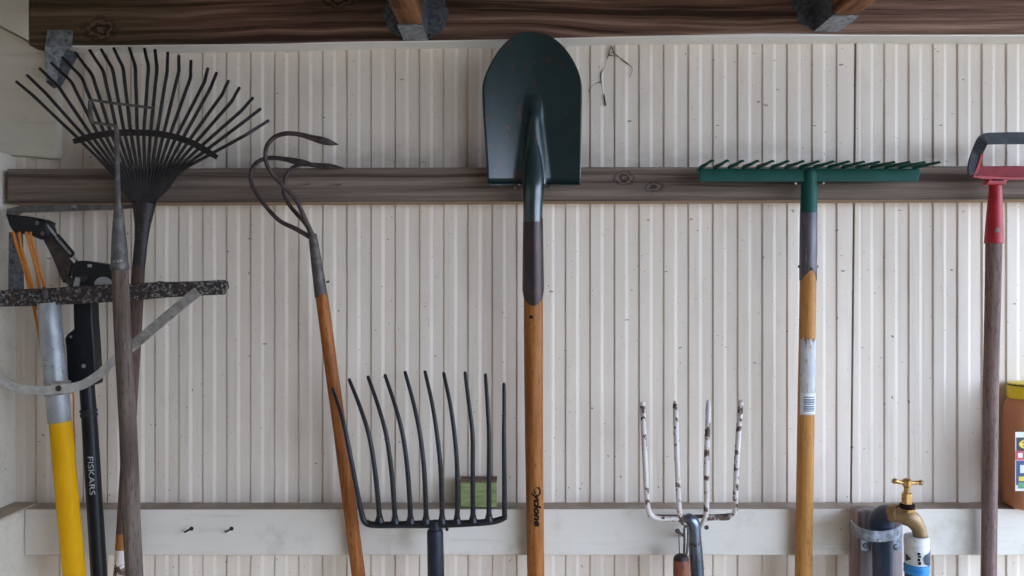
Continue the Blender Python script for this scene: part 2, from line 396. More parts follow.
# roof joists and their hangers
def joist(name, xl, xr, yb):
    dn = TH + .085; X0, X1 = (xl-512)*(D-dn)/F, (xr-512)*(D-dn)/F; z = zr(yb, dn)
    mb = MB(); mb.box(X0, X1, -2.45, -TH-.001, z, 2.0)
    return struct(mb.build(name, M['joist'], bevel=.003)), X0, X1, z
def hanger(xl, xr, yb, label):
    _, X0, X1, z = joist('trim_%d' % (9 if xl < 500 else 10), xl, xr, yb)
    t = thing('joist_hanger', label, 'bracket', (.5*(X0+X1), -TH, z-.002), 'joist hangers')
    e = .0016
    mb = MB(); mb.box(X0-e, X1+e, -TH-.086, -TH, z-e-.0005, z-.0005); mb.build('seat', M['galv'], t)
    for sx, x in ((-1, X0-e), (1, X1)):
        mb = MB()       # cheek: runs up the side of the joist, its front edge sloped
        pr = [(-TH, z-e), (-TH-.086, z-e), (-TH-.080, z+.05), (-TH-.040, z+.14), (-TH, z+.14)]
        for xx in (x, x+e): mb.v += [Vector((xx, y, zz)) for y, zz in pr]
        mb.f = [(0,1,2,3,4), (5,6,7,8,9)] + [(i, (i+1) % 5, 5+(i+1) % 5, 5+i) for i in range(5)]
        mb.build('cheek', M['galv_dark'], t)
        # nailing flange flat on the ledger with a wavy outer edge
        xi = X0 if sx < 0 else X1; w = .040
        ed = [(.012, .012), (.026, .020), (.034, .028), (.033, .038), (w, .048), (w+.001, .056), (.036, .064), (.033, .076), (.036, .086), (w, .098), (w, .112), (.034, .124), (.034, .14)]
        pl = [(xi, z)] + [(xi+sx*a, z+h-.006) for a, h in ed] + [(xi, z+.134)]
        mb = MB(); n = len(pl)
        for y in (-TH-.0002, -TH-.0022): mb.v += [Vector((a, y, c)) for a, c in pl]
        mb.f = [tuple(range(n)), tuple(range(n, 2*n))] + [(i, (i+1) % n, n+(i+1) % n, n+i) for i in range(n)]
        fl = mb.build('flange', M['galv_dark'], t)
        for a, h in ((.022, .028), (.024, .060), (.016, .090)):
            mb = MB(); c = Vector((xi+sx*a, -TH-.0022, z+h))
            mb.ring_tube([[c + Vector((math.cos(q)*r, -y, math.sin(q)*r)) for q in [2*math.pi*j/10 for j in range(10)]] for r, y in ((.0042, 0), (.0040, .0012), (.002, .0018))])
            mb.build('nail_head', M['nail'], fl)
    return t
hanger(398, 422, 24, 'galvanised joist hanger on the dark ledger between leaf rake and shovel')
hanger(833, 858, 15, 'galvanised joist hanger on the dark ledger above the green bow rake')

# strap at the corner of the ledger
t = thing('metal_strap', 'bent galvanised strap nailed to the ledger in the corner above the leaf rake', 'bracket', P(58, 88, .05))
def plate3(pts, name, m, parent, th=.002):
    q = [P(*p) for p in pts]; mb = MB(); mb.v = q + [p + Vector((0, th, 0)) for p in q]; n = len(q)
    mb.f = [tuple(range(n)), tuple(range(n, 2*n))] + [(i, (i+1) % n, n+(i+1) % n, n+i) for i in range(n)]
    return mb.build(name, m, parent)
mb = MB(); mb.prism([(47.5, 30), (72.5, 30), (71.5, 46.5), (44.8, 46.5)], .048, .0455); mb.build('plate', M['galv'], t)
plate3([(44.8, 46.5, .048), (71.5, 46.5, .048), (66, 50, .044), (60, 62, .036), (57.5, 76, .027), (56, 84, .022), (46, 82, .0225)], 'lower_plate', M['galv'], t)
plate3([(67, 48.5, .046), (78.5, 53.5, .032), (68, 70, .016), (59, 89.5, .012), (53, 88, .021), (46, 82, .0235), (57, 76, .0262), (60.5, 62, .0352)], 'bent_end', M['galv_dark'], t)
for x, y in ((52.5, 33), (70, 33.5), (48.8, 40), (66.5, 40.5)):
    mb = MB(); mb.turn([(x, y, .048, 1.9), (x, y, .0492, 1.7), (x, y, .0496, .8)], 10, (0, -1, 0)); mb.build('nail_head', M['nail'], t)

# nails
def nail(px, py, d0, d1, label, r=.85, tip=None, group='nails in the rails', m=None):
    tx, ty = tip or (px, py)
    t = thing('nail', label, 'nail', P(px, py, d0), group)
    mb = MB(); mb.tube([(px, py, d0-.006, r), (tx, ty, d1, r)], 8, 1); mb.build('shank', m or M['nail'], t)
    mb = MB(); mb.turn([(tx, ty, d1-.0005, r*2), (tx, ty, d1+.001, r*2), (tx, ty, d1+.0012, r*1.5)], 10, (0, -1, 0)); mb.build('head', m or M['nail'], t)
nail(167, 185, TH, .085, 'bright nail in the dark rail beside the leaf rake throat', tip=(173, 185))
nail(306, 184.5, TH, .066, 'nail in the dark rail below the cultivator prongs, nearer the handle', tip=(308.5, 183.5))
nail(338, 185, TH, .066, 'nail in the dark rail below the cultivator points, away from its handle', tip=(340.5, 184))
nail(513, 187.5, TH, .105, 'nail in the dark rail under one shoulder of the shovel, by the fork side', r=.6, tip=(514.5, 187.8))
nail(551, 187.0, TH, .105, 'nail in the dark rail under the shovel shoulder facing the bow rake', r=.6, tip=(551.5, 187.6))
nail(794, 183.5, TH, .10, 'nail in the dark rail under the bow rake head, cultivator side of its socket', r=.6, tip=(795.5, 183.2))
nail(822, 183.5, TH, .10, 'nail in the dark rail under the bow rake head, hoe side of its socket', r=.6, tip=(823.5, 183.2))
nail(184, 532.5, TH, .075, 'slanted dark nail in the white rail, the one nearer the grey handle', 1.1, (191.5, 528.6), m=M['black_steel'])
nail(225, 532.5, TH, .075, 'slanted dark nail in the white rail, the one nearer the cultivator handle', 1.1, (231.5, 528.6), m=M['black_steel'])
nail(447, 528.6, TH, .125, 'small nail in the white rail under the black manure fork head', .9, (447, 529.4), m=M['black_steel'])
nail(684, 536, TH, .120, 'rusty nail in the white rail holding the wire of the red-brown handle', 1.3, (677.5, 531), m=M['rust_steel'])
nail(706, 526.5, TH, .10, 'rusty nail in the white rail under the third tine of the white fork', 1.2, (706.5, 527.5), m=M['rust_steel'])

# old cobweb on the wall beside the shovel
mb = MB()
for pts in ([(611,46),(607.5,57),(604,68),(601,74),(601.5,84),(603,95),(605.5,106)], [(601,82),(596,83.5),(590,88),(589,92)], [(612,47),(614.5,55),(619,57),(624,61),(632,68),(630,77)], [(607,58),(612,52),(619,57)], [(608,55),(614,56)]):
    mb.tube([(x, y, .0012, .28 + .4*((i*7) % 3 == 0)) for i, (x, y) in enumerate(pts)], 6, 4)
mb.tube([(604, 94, .0012, .5), (605.6, 105, .0012, .9)], 6, 1)
solo('cobweb', mb, M['cobweb'], 'old brown cobweb strands on the pale siding beside the shovel blade', 'cobweb')

# ------------------------------------------------------------------ text helper
def text_on(name, body, px, py, d, size_px, m, parent, rot=-90, cyl=None, length=None, shear=0, height=None, bold=0):
    """lettering laid on a front face, or wrapped round a vertical handle of radius cyl (px) centred at cx"""
    cu = bpy.data.curves.new(name, 'FONT'); cu.body = body; cu.align_x = 'CENTER'; cu.align_y = 'CENTER'; cu.size = 1; cu.shear = shear; cu.offset = bold; cu.resolution_u = 3
    o = bpy.data.objects.new(name, cu); C.objects.link(o)
    me = bpy.data.meshes.new_from_object(o.evaluated_get(bpy.context.evaluated_depsgraph_get())); bpy.data.objects.remove(o)
    bm = bmesh.new(); bm.from_mesh(me)
    bmesh.ops.subdivide_edges(bm, edges=[e for e in bm.edges if e.calc_length() > .12], cuts=1); bm.to_mesh(me); bm.free()
    xs_ = [v.co.x for v in me.vertices]; ys_ = [v.co.y for v in me.vertices]
    w, h = max(xs_)-min(xs_), max(ys_)-min(ys_); cx0, cy0 = (max(xs_)+min(xs_))/2, (max(ys_)+min(ys_))/2
    a = math.radians(rot); s = (D-d)/F; c = P(px, py, d); o0 = ORG[parent]
    for v in me.vertices:
        x = (v.co.x-cx0)/w*length*s; y = (v.co.y-cy0)/h*height*s
        X, Z = x*math.cos(a)-y*math.sin(a), x*math.sin(a)+y*math.cos(a)
        yy = c.y
        if cyl:                                    # (axis point fn, radius px)
            axpx, r = cyl
            lean = (axpx[1]) * Z                   # handle drifts sideways with height
            X += lean; ac = P(axpx[0], py, axpx[2]); rr = R(r, axpx[2]) + .0005
            dx = c.x + X - (ac.x + lean); dx = max(-rr*.98, min(rr*.98, dx))
            yy = ac.y - math.sqrt(rr*rr - dx*dx)
        v.co = Vector((c.x+X, yy, c.z+Z)) - o0
    me.materials.clear(); me.materials.append(m)
    ob = bpy.data.objects.new(name, me); C.objects.link(ob); ob.parent = parent; ORG[ob] = o0
    return ob

# ------------------------------------------------------------------ leaf rake
dR = .085
t = thing('leaf_rake', 'black fan leaf rake with many bent wire tines hanging over the dark rail', 'rake', P(112, 700, .06))
tips = [(16.5,81.7),(27.4,75.4),(39.8,68.5),(51.3,63),(62.5,57.5),(75.4,52.6),(89.7,50.2),(101.2,49.4),(113.8,48.3),(129.4,48),(144.5,48.8),(155,49.9),(167.8,52.6),(178.8,55.7),(191,60.9),(207.8,68.5),(216.6,73),(228.4,80.9),(239.4,87.7),(252.8,97.9),(260.5,108.9),(268.7,120.6)]
bends = [(33,95.5),(46,93.5),(59,87.5),(71,81.5),(81.5,77.5),(92,75),(103,71),(112.5,69.5),(123,68.2),(135.2,67),(148.4,67),(157,68.5),(167,72),(178.8,71.5),(190.3,78),(204.3,82),(210,89),(222,94.5),(231.5,101.5),(241,111),(245.5,120.5),(246.5,134.5)]
bandc = [(73,141.5),(82,139),(95,135.6),(108,133.6),(122,132.6),(136,132.5),(150,133),(164,134.6),(178,137.8),(192,143),(205,150),(217,157.5)]
bs = smooth(bandc, 8)
def arc(l, u):
    L = [0]
    for p, q in zip(l, l[1:]): L.append(L[-1] + math.hypot(q[0]-p[0], q[1]-p[1]))
    T = u*L[-1]
    for i in range(len(l)-1):
        if L[i+1] >= T - 1e-9:
            k = (T-L[i])/(L[i+1]-L[i]); return tuple(p+(q-p)*k for p, q in zip(l[i], l[i+1]))
    return l[-1]
for i in range(22):
    u = i/21; bx, by = arc(bs, .045+.91*u)
    mx, my = 111+72*u, 173.5-2*math.sin(u*math.pi)+.0*u
    mx = .5*mx + .5*((bx)*.42 + (131+26*u)*.58); my = 171
    ex, ey = 131+25*u, 203 - 3*abs(2*u-1)
    (tx, ty), (ex2, ey2) = tips[i], bends[i]
    k1 = ((tx-ex2)*.28+ex2, (ty-ey2)*.28+ey2); k2 = ((bx-ex2)*.22+ex2, (by-ey2)*.22+ey2)
    mb = MB(); mb.tube([(tx, ty, .078, 1.5), (k1[0]*.7+tx*.3, k1[1]*.7+ty*.3, .094, 1.6), (ex2, ey2, .108, 1.65), (k2[0], k2[1], .108, 1.65), (.4*ex2+.6*bx, .4*ey2+.6*by, .105, 1.65), (bx, by, .101, 1.65), (mx, my, .093, 1.52), (.45*mx+.55*ex, 188, .090, 1.52), (ex, ey, .088, 1.52)], 6, 4)
    mb.build('tine', M['black_steel'], t)
mb = MB()
for z in (0, 1):        # two strips clamp the tines between them
    mb.strap([(x, y, .104 - z*.006, 3.2 if 0 < i < 11 else 2.4) for i, (x, y) in enumerate(bandc)], .0018, 5)
mb.build('tine_brace', M['black_steel'], t)
for i in range(22):
    pass
mb = MB(); mb.prism([(126, 190), (160, 189), (156.5, 200), (154.5, 208), (133.5, 208), (131, 200)], .0865, .0835)
mb.build('throat_plate', M['black_steel'], t)
mb = MB(); mb.turn([(144, 203, dR, 10.8), (143.8, 208, dR, 10.6), (142.6, 225, dR, 7.6), (141.3, 240, dR, 6.4), (138.6, 268, dR, 6.2), (138.4, 270, dR, 6.2)], 18, sq=.8); mb.build('socket', M['black_steel'], t)
mb = MB(); mb.tube([(138.8, 266, dR, 6.0), (136.8, 300, dR, 6.3), (134.2, 345, dR, 6.4), (128, 445, dR, 6.2), (122.3, 534, dR, 5.8)], 14, 3); mb.build('handle', M['dark_wood'], t)
mb = MB(); mb.tube([(122.4, 533, dR, 6.0), (121.5, 549, dR, 6.0)], 14, 1); mb.build('orange_grip', M['tan_wood'], t)['label'] = 'orange band near the lower end'
mb = MB(); mb.tube([(121.5, 548.5, dR, 5.9), (118, 600, .078, 5.9), (112, 700, .06, 5.9)], 14, 1); mb.build('bare_end', M['fork_white'], t)['label'] = 'white chipped lower end'

# ------------------------------------------------------------------ hooked weeder with grey handle (in front of the leaf rake)
dW = .19
t = thing('garden_hook', 'grey weathered long-handled hook with bent wire head in front of the leaf rake', 'garden hook', P(162, FY(dW), dW))
mb = MB(); mb.tube([(153, 108, dW, 1.2), (140, 106.4, dW, 1.3), (115, 103.3, dW, 1.4), (94, 100.4, dW, 1.4), (90.6, 100.6, dW, 1.6), (90.0, 103, dW, 1.9), (90.3, 112, dW, 2.4), (91.6, 119, dW, 2.2), (93, 122, dW, 1.7), (97, 123.2, dW, 1.5), (108, 124.6, dW, 1.6), (114.5, 125.6, dW, 1.9), (116.3, 129, dW, 2.4), (116.8, 145, dW, 2.6), (117.6, 180, dW, 2.6), (118.4, 210, dW, 2.6)], 8, 3)
mb.build('hook', M['ferrule'], t)
mb = MB(); mb.turn([(118.3, 205, dW, 2.9), (118.5, 209, dW, 4.2), (118.8, 230, dW, 6.2), (119.4, 250, dW, 7.6), (119.6, 263, dW, 8.2), (119.7, 263.6, dW, 8.9), (119.9, 269, dW, 8.9), (120, 270, dW, 8.0)], 18)
mb.build('ferrule', M['grey_steel'], t)
mb = MB(); mb.tube([(120.1, 268, dW, 7.8), (121.6, 310, dW, 8.0), (123.6, 350, dW, 8.0), (128.4, 436, dW, 8.3), (130.6, 500, dW, 8.6), (134.4, 576, dW, 8.3), (162, FY(dW), dW, 8)], 16, 3)
mb.build('handle', M['grey_wood'], t)

# ------------------------------------------------------------------ landscape rake: rusty bar, pale brace, galvanised ferrule, yellow pole
dL = .125
t = thing('landscape_rake', 'wide rusty-barred landscape rake with pale bowed brace and yellow pole', 'rake', P(121, FY(dL), dL))
top = [(-26, 290.5), (10, 289.6), (52, 287.8), (95, 284.8), (130, 283.6), (140, 282.8), (155, 282.2), (158, 280.8), (162, 282), (195, 281.2), (222, 279.8), (225.6, 281.6), (226.6, 289), (224, 289.2), (222.4, 294.8)]
bot = [(203, 295.4), (165, 297.6), (150, 299), (118, 301.6), (95, 303), (60, 304.8), (30, 306.2), (0, 306.8), (-26, 308)]
mb = MB(); mb.prism(top + bot, dL+.008, dL-.008); mb.build('crossbar', M['bar_rust'], t, bevel=.0025)
mb = MB(); mb.turn([(48.9, 303, dL, 10.0), (49.0, 304, dL, 10.4), (52, 340, dL, 10.7), (56.6, 386, dL, 10.8), (59.6, 421, dL, 10.8), (59.7, 422, dL, 10.3)], 24); mb.build('ferrule', M['galv_light'], t)
mb = MB(); mb.tube([(59.4, 419, dL, 10.0), (61.6, 436, dL, 10.4), (68.0, 506, dL, 10.4), (74.4, 576, dL, 10.3), (121, FY(dL), dL, 10.3)], 24, 2); mb.build('pole', M['yellow'], t)
dS = .147
mb = MB(); mb.strap([(-22, 366, .140, 4.2), (0, 379, .142, 4.3), (18, 388, .144, 4.4), (36, 390.6, .146, 4.4), (45, 390.6, dS, 4.4), (57, 389, dS+.001, 4.6), (70, 388, dS, 4.6), (84, 384, .146, 4.4), (100, 373.5, .144, 4.4), (114, 360, .142, 4.4), (132, 346.5, .140, 4.6), (160, 322, .137, 4.7), (196, 292.5, .1345, 4.7)], .003, 5); br = mb.build('brace', M['strap'], t)
mb = MB(); mb.strap([(131.5, 346.6, .1432, 4.8), (160, 322, .1402, 4.9), (197, 291.5, .1375, 4.9)], .004, 3); b2 = mb.build('brace_sleeve', M['strap_dark'], t)
mb = MB(); mb.turn([(58.5, 388.5, .1475, 3.2), (58.5, 388.5, .1515, 3.0), (58.5, 388.5, .1525, 1.8)], 12, (0, -1, 0)); mb.build('bolt', M['rust_steel'], br)
mb = MB(); mb.prism([(43, 382.5), (70, 380.5), (71, 394), (44, 396.5)], .1465, .1435); mb.build('clamp', M['strap_dark'], br)
mb = MB(); mb.tube([(44, 288, .136, 2.2), (45, 292, .139, 2.8), (45.5, 298, .137, 2.2)], 8, 3); mb.build('rivet', M['ferrule'], t)

# ------------------------------------------------------------------ pole pruner
dP = .080
t = thing('pole_pruner', 'black pole pruner with orange cord and pale lettering beside the yellow pole', 'pruner', P(133, FY(.10), .10))
mb = MB(); mb.prism([(5, 213.5), (12, 215), (26, 216), (40, 218.5), (47.5, 222), (46, 224.5), (49, 234), (47, 237.5), (41, 239.8), (34, 237), (25, 233.2), (14, 233.5), (9, 226)], .098, .068); hd = mb.build('head', M['black_plastic'], t, bevel=.003)
for x, y in ((37, 223), (42.5, 233.5)):
    mb = MB(); mb.turn([(x, y, .098, 2.2), (x, y, .1005, 2.0), (x, y, .1012, 1)], 12, (0, -1, 0)); mb.build('rivet', M['grey_steel'], hd)
mb = MB(); mb.prism([(7, 209), (20, 205.6), (66, 204.6), (134, 204.4), (134, 208), (110, 209.6), (60, 211.5), (22, 212.5), (16, 216), (6, 216)], .062, .058); mb.build('saw_blade', M['grey_steel'], t)['label'] = 'grey saw blade folded under the rail'
mb = MB(); mb.prism([(8.5, 232), (20, 234), (21, 290), (7.8, 290)], .070, .060); mb.build('hook_plate', M['galv_dark'], t, bevel=.001)
# rusty lever arm and spring
mb = MB(); mb.prism([(43, 239.5), (49.5, 236.5), (55, 242), (61, 251), (67, 258), (72, 264), (69, 275), (63, 283), (58.5, 273), (52, 257)], .090, .080); mb.build('lever', M['rust_steel'], t, bevel=.001)
mb = MB(); mb.tube([(47, 225, .093, 1.4), (60, 241, .093, 1.3), (77, 261, .093, 1.5)], 8, 1); mb.build('link_rod', M['galv_light'], t)
mb = MB()
for a, c in (((57.5, 234.5), (73.5, 253)), ((52.5, 237), (68.5, 255.5))): mb.tube([(*a, .094, 1.5), (*c, .094, 1.5)], 8, 1)
mb.tube([(68.5, 255.5, .094, 1.6), (71.5, 256.5, .094, 1.6), (73.5, 253, .094, 1.6)], 8, 3); mb.build('spring', M['black_steel'], t)
mb = MB(); mb.prism([(75, 260.8), (84, 260.6), (113, 265), (114, 287), (78, 290), (66, 288), (72, 280), (70, 270)], .100, .072); ck = mb.build('jaw_housing', M['black_plastic'], t, bevel=.002)
mb = MB(); mb.prism([(87.5, 264.4), (91.5, 264.2), (91.5, 267.3), (87.6, 267.3)], .1012, .0995); mb.build('plate_mark', M['galv_light'], ck)
for x, y in ((69.5, 281), (83.5, 277.5)):
    mb = MB(); mb.turn([(x, y, .096, 4.2), (x, y, .1025, 4.0), (x, y, .104, 2.5)], 14, (0, -1, 0)); mb.build('bolt', M['rust_steel'], ck)
mb = MB(); mb.prism([(75.5, 277), (80.5, 278), (77.5, 289), (72.5, 288)], .1035, .098); mb.build('link_plate', M['galv_light'], ck)
mb = MB(); mb.prism([(94.5, 286)] + [(103+9.2*math.cos(a), 285-8.2*math.sin(a)) for a in [math.pi - k*math.pi/10 for k in range(1, 10)]] + [(112, 286)], .1045, .1015); mb.build('blade', M['galv_light'], ck)
mb = MB(); mb.prism([(72.3, 286), (90.8, 286), (91.8, 320), (94, 350), (95.8, 384), (90, 386), (79.5, 387), (70, 384), (67, 380), (65.5, 350), (64.3, 338), (67, 334), (73.6, 329), (73, 320)], .094, .066); bd = mb.build('shaft_housing', M['black_plastic'], t, bevel=.003)
for x, y, r in ((70.8, 336.8, 1.4), (83.6, 366, 2.2)):
    mb = MB(); mb.turn([(x, y, .094, r), (x, y, .0955, r*.8)], 10, (0, -1, 0)); mb.build('screw', M['galv_light'], bd)
mb = MB(); mb.turn([(86.5, 380, dP, 7.0), (88.9, 411, dP, 7.2), (90.2, 432, dP, 7.4), (99, 576, dP, 7.6), (125, 860, .095, 7.6), (142, FY(.10), .10, 7.6)], 20); pl = mb.build('pole', M['black_plastic'], t)
mb = MB(); mb.turn([(88.6, 409.5, dP, 8.2), (88.7, 411.6, dP, 8.3), (88.8, 412, dP, 7.5), (88.9, 413.5, dP, 7.5), (88.9, 414, dP, 8.3), (89, 416.5, dP, 8.2)], 20); mb.build('collar', M['loop_black'], t)
text_on('lettering', 'FISKARS', 92.2, 475.5, dP+.01, 6, M['white_ink'], pl, -90, ((92.9, -.061, dP), 7.5), length=38, height=4.9)
def cord(pts, parent): 
    mb = MB(); mb.tube(pts, 8, 5); mb.build('cord', M['rope'], parent)
cord([(13, 232, .100, 1.5), (17, 246, .101, 1.5), (24, 268, .100, 1.5), (30, 290, .099, 1.5), (35, 312, .094, 1.5), (38.6, 330, .090, 1.4), (41, 348, .086, 1.2)], t)
cord([(19, 232, .101, 1.3), (22, 250, .1015, 1.3), (28, 270, .101, 1.3), (33, 290, .097, 1.3), (36, 310, .092, 1.3)], t)
cord([(26, 232, .101, 1.4), (31, 250, .1015, 1.4), (36.5, 270, .100, 1.4), (40, 288, .096, 1.4)], t)
cord([(30, 232, .100, 1.3), (34.5, 250, .1005, 1.3), (40, 270, .099, 1.3), (44.5, 288, .095, 1.3)], t)
cord([(67, 384, .093, .9), (73, 393, .091, .9), (73.6, 420, .088, .9), (74.4, 445, .084, .9), (74, 470, .080, .9)], t)

# ------------------------------------------------------------------ three-prong cultivator
dC = .085
t = thing('hand_cultivator', 'long-handled cultivator with three curved brown prongs on an orange-brown handle', 'cultivator', P(418, FY(.07), .07))
def prong(pts):
    mb = MB(); mb.tube(pts, 10, 5); mb.build('prong', M['rust_steel'], t)
prong([(313, 238, dC, 3.0), (308, 226, .092, 2.6), (302, 212, .100, 2.3), (296, 200, .108, 2.1), (286, 189, .115, 2.0), (275, 177, .122, 2.0), (267.5, 166, .128, 2.0), (265.3, 155, .130, 2.1), (268, 144, .130, 2.2), (276, 136.5, .128, 2.3), (287, 133.4, .125, 2.3), (300, 134.6, .122, 2.4), (311, 137.6, .119, 2.9), (322, 140.5, .116, 3.8), (330, 142.6, .113, 3.0), (338.5, 144.6, .11, .4)])
prong([(313, 239, dC, 3.0), (306, 234.6, .086, 2.5), (294, 228, .088, 2.4), (280, 221, .090, 2.2), (268, 209, .092, 2.1), (256.5, 194, .094, 2.0), (250.8, 180, .095, 2.0), (252.6, 168, .094, 2.1), (260, 160.6, .092, 2.2), (271, 157.8, .090, 2.3), (284, 159, .087, 2.4), (297, 161.6, .084, 3.2), (307, 163, .082, 2.4), (316, 165, .081, .4)])
prong([(314, 238, dC, 2.8), (306, 224, .080, 2.4), (296, 213, .076, 2.2), (288, 203, .073, 2.0), (283.6, 193, .071, 1.9), (284.4, 181, .070, 1.8), (289.6, 170.6, .069, 1.8), (298, 165, .068, 1.9), (310, 164.6, .067, 2.2), (322, 166, .066, 2.9), (332, 166.6, .065, 2.6), (344.5, 168.2, .064, .4)])
mb = MB(); mb.turn([(312.6, 234, dC, 3.8), (313.4, 241, dC, 4.6), (317, 266, dC, 5.5), (321, 294, dC, 6.4), (321.4, 297, dC, 6.4)], 16); fe = mb.build('ferrule', M['ferrule'], t)
mb = MB(); mb.turn([(326.4, 282, dC+.006, .8), (329, 281.6, dC+.007, 1.2)], 8); mb.build('rivet', M['black_steel'], fe)
mb = MB(); mb.tube([(321.2, 295, dC, 6.2), (323, 305, dC, 6.3), (332.2, 375, .076, 6.4), (340.2, 432, .070, 6.6), (348.6, 497, .065, 6.7), (358.6, 576, .061, 6.7), (418, FY(.07), .07, 6.7)], 16, 2); mb.build('handle', M['orange_wood'], t)

# ------------------------------------------------------------------ manure fork
dM = .125
t = thing('manure_fork', 'black ten-tined manure fork standing head up beside the shovel handle', 'fork', P(441, FY(dM), dM))
ft = [(332.5,388.7),(349.2,379.5),(368,376.7),(385,375),(405,372),(425,371.5),(443.7,373),(465,372.5),(485.5,374.5),(504,383.7)]
fm = [(346,434),(368.7,434),(386,434),(402.6,434),(420,434),(437,434),(454.5,434),(472.5,434),(489,434),(504,434)]
fb = [(362,517),(379.5,520),(395,521),(410.5,521),(426,521),(442,521),(457,521),(473,520),(489,519),(504.6,517)]
for i in range(10):
    a, c, e = ft[i], fm[i], fb[i]
    q = (c[0]*.62+e[0]*.38 + (1.6 if 0 < i < 7 else 0), c[1]*.62+e[1]*.38)
    q2 = (c[0]*.22+e[0]*.78 + (1.0 if 0 < i < 7 else 0), c[1]*.22+e[1]*.78)
    if i == 0: q, q2 = (353.2, 470), (358.6, 498)
    up = ((a[0]+c[0])/2 + (1.0 if i < 7 else .2), (a[1]+c[1])/2)
    mb = MB(); mb.tube([(a[0], a[1], .120, 1.3), (a[0]*.9+up[0]*.1, a[1]*.9+up[1]*.1, .122, 1.8), (*up, .134, 2.0), (*c, .143, 2.2), (*q, .143, 2.35), (*q2, .136, 2.5), (*e, .127, 2.7)], 10, 4)
    if i == 0: mb = MB().tube([(a[0], a[1], .120, 1.2), (a[0]*.9+up[0]*.1, a[1]*.9+up[1]*.1, .122, 1.7), (*up, .134, 2.0), (*c, .143, 2.2), (353.2, 470, .143, 2.35), (358.8, 500, .136, 2.5), (362, 515, .129, 2.8), (364.6, 521.5, .127, 3.0), (370, 524.6, .126, 3.1), (382, 525, .126, 3.2)], 10, 4)
    mb.build('tine', M['fork_steel'], t)
mb = MB(); mb.tube([(366, 522, .126, 2.8), (374, 524.8, .126, 3.3), (400, 524.6, .126, 3.6), (435, 524, .126, 4.2), (465, 523.4, .126, 3.6), (490, 521.8, .126, 3.4), (500, 519.6, .126, 3.2), (506, 517, .126, 2.6)], 12, 4)
mb.build('head_bar', M['fork_steel'], t)
mb = MB()
for (x, y) in fb[1:-1]:
    mb.turn([(x, y-7, .127, 2.5), (x, y-2, .127, 3.6), (x, y+2, .127, 5.0)], 10)
mb.build('tine_collars', M['fork_steel'], t)
mb = MB(); mb.turn([(435, 521, dM, 5.5), (435, 529, dM, 6.0), (435, 529.6, dM, 7.4), (435.1, 532, dM, 8.2), (435.6, 560, dM, 8.3), (436, 590, dM, 8.3), (436.1, 592, dM, 7.5)], 18); mb.build('socket', M['navy_sleeve'], t)
mb = MB(); mb.tube([(436, 590, dM, 7.2), (438, 760, dM, 7.2), (441, FY(dM), dM, 7.2)], 14, 1); mb.build('handle', M['tan_wood'], t)

# ------------------------------------------------------------------ shovel
dH = .085
def dHf(y): return dH - .020*max(0, min(1, (y-200)/330))
t = thing('shovel', 'long-handled shovel with worn dark green rounded blade hung blade up', 'shovel', P(542, 880, dH))
lft = [(532, 31.3), (520, 33.2), (509, 39.5), (500, 48.5), (492.5, 60), (486.5, 72), (482.8, 84), (482.4, 97), (483.3, 115), (485, 140), (486.6, 165), (487.6, 180.5)]
rgt = [(534, 31.3), (546, 34), (556, 40), (565, 48.5), (573, 60), (578.6, 72), (581.6, 84), (582, 97), (581.8, 115), (581.4, 140), (581, 165), (580.6, 180.5)]
lft, rgt = smooth(lft, 4), smooth(rgt, 4)
NU = 44; rings = []
mb = MB()
def blade_d(u, x, y):
    v = min(1, max(0, (y-31)/150))
    u = (x-532)/50
    dd = .069 + .021*abs(u)**1.6*(.35+.65*v) + .008*(1-v)**2
    g = max(0, min(1, (y-92)/26)); g = g*g*(3-2*g)
    cx = 533.8 - .0*y; w = 6.2 + 7.0*max(0, (y-120)/60)
    dd += g*.017*math.exp(-((x-cx)/w)**4)
    return dd
for (a, c) in zip(lft, rgt):
    for j in range(NU+1):
        u = 2*j/NU-1; x = a[0]+(c[0]-a[0])*j/NU; y = a[1]+(c[1]-a[1])*j/NU
        mb.v.append(P(x, y, blade_d(u, x, y)))
# rolled shoulders at the tread
a, c = lft[-1], rgt[-1]
for dy, dd in ((2.0, .004), (3.6, .012), (4.2, .022)):
    for j in range(NU+1):
        u = 2*j/NU-1; x = a[0]+(c[0]-a[0])*j/NU; y = a[1]
        roll = 0 if abs(x-534) < 13 else 1
        mb.v.append(P(x + u*.3*dd*50, y + dy, blade_d(u, x, y) + dd*roll))
nr = len(lft)+3
for i in range(nr-1):
    for j in range(NU): b = i*(NU+1)+j; mb.f.append((b, b+1, b+NU+2, b+NU+1))
bl = mb.build('blade', M['shovel_green'], t, ang=60)
so = bl.modifiers.new('thick', 'SOLIDIFY'); so.thickness = .0018; so.offset = 0
mb = MB(); mb.tube([(533.6, 120, .078, 3.0), (533.8, 150, .079, 7.0), (534, 172, .082, 9.6), (533.6, 188, dH, 10.6), (533, 204, dH, 9.9), (532.8, 222, dH, 9.7)], 22, 4); mb.build('socket', M['shovel_green'], t)
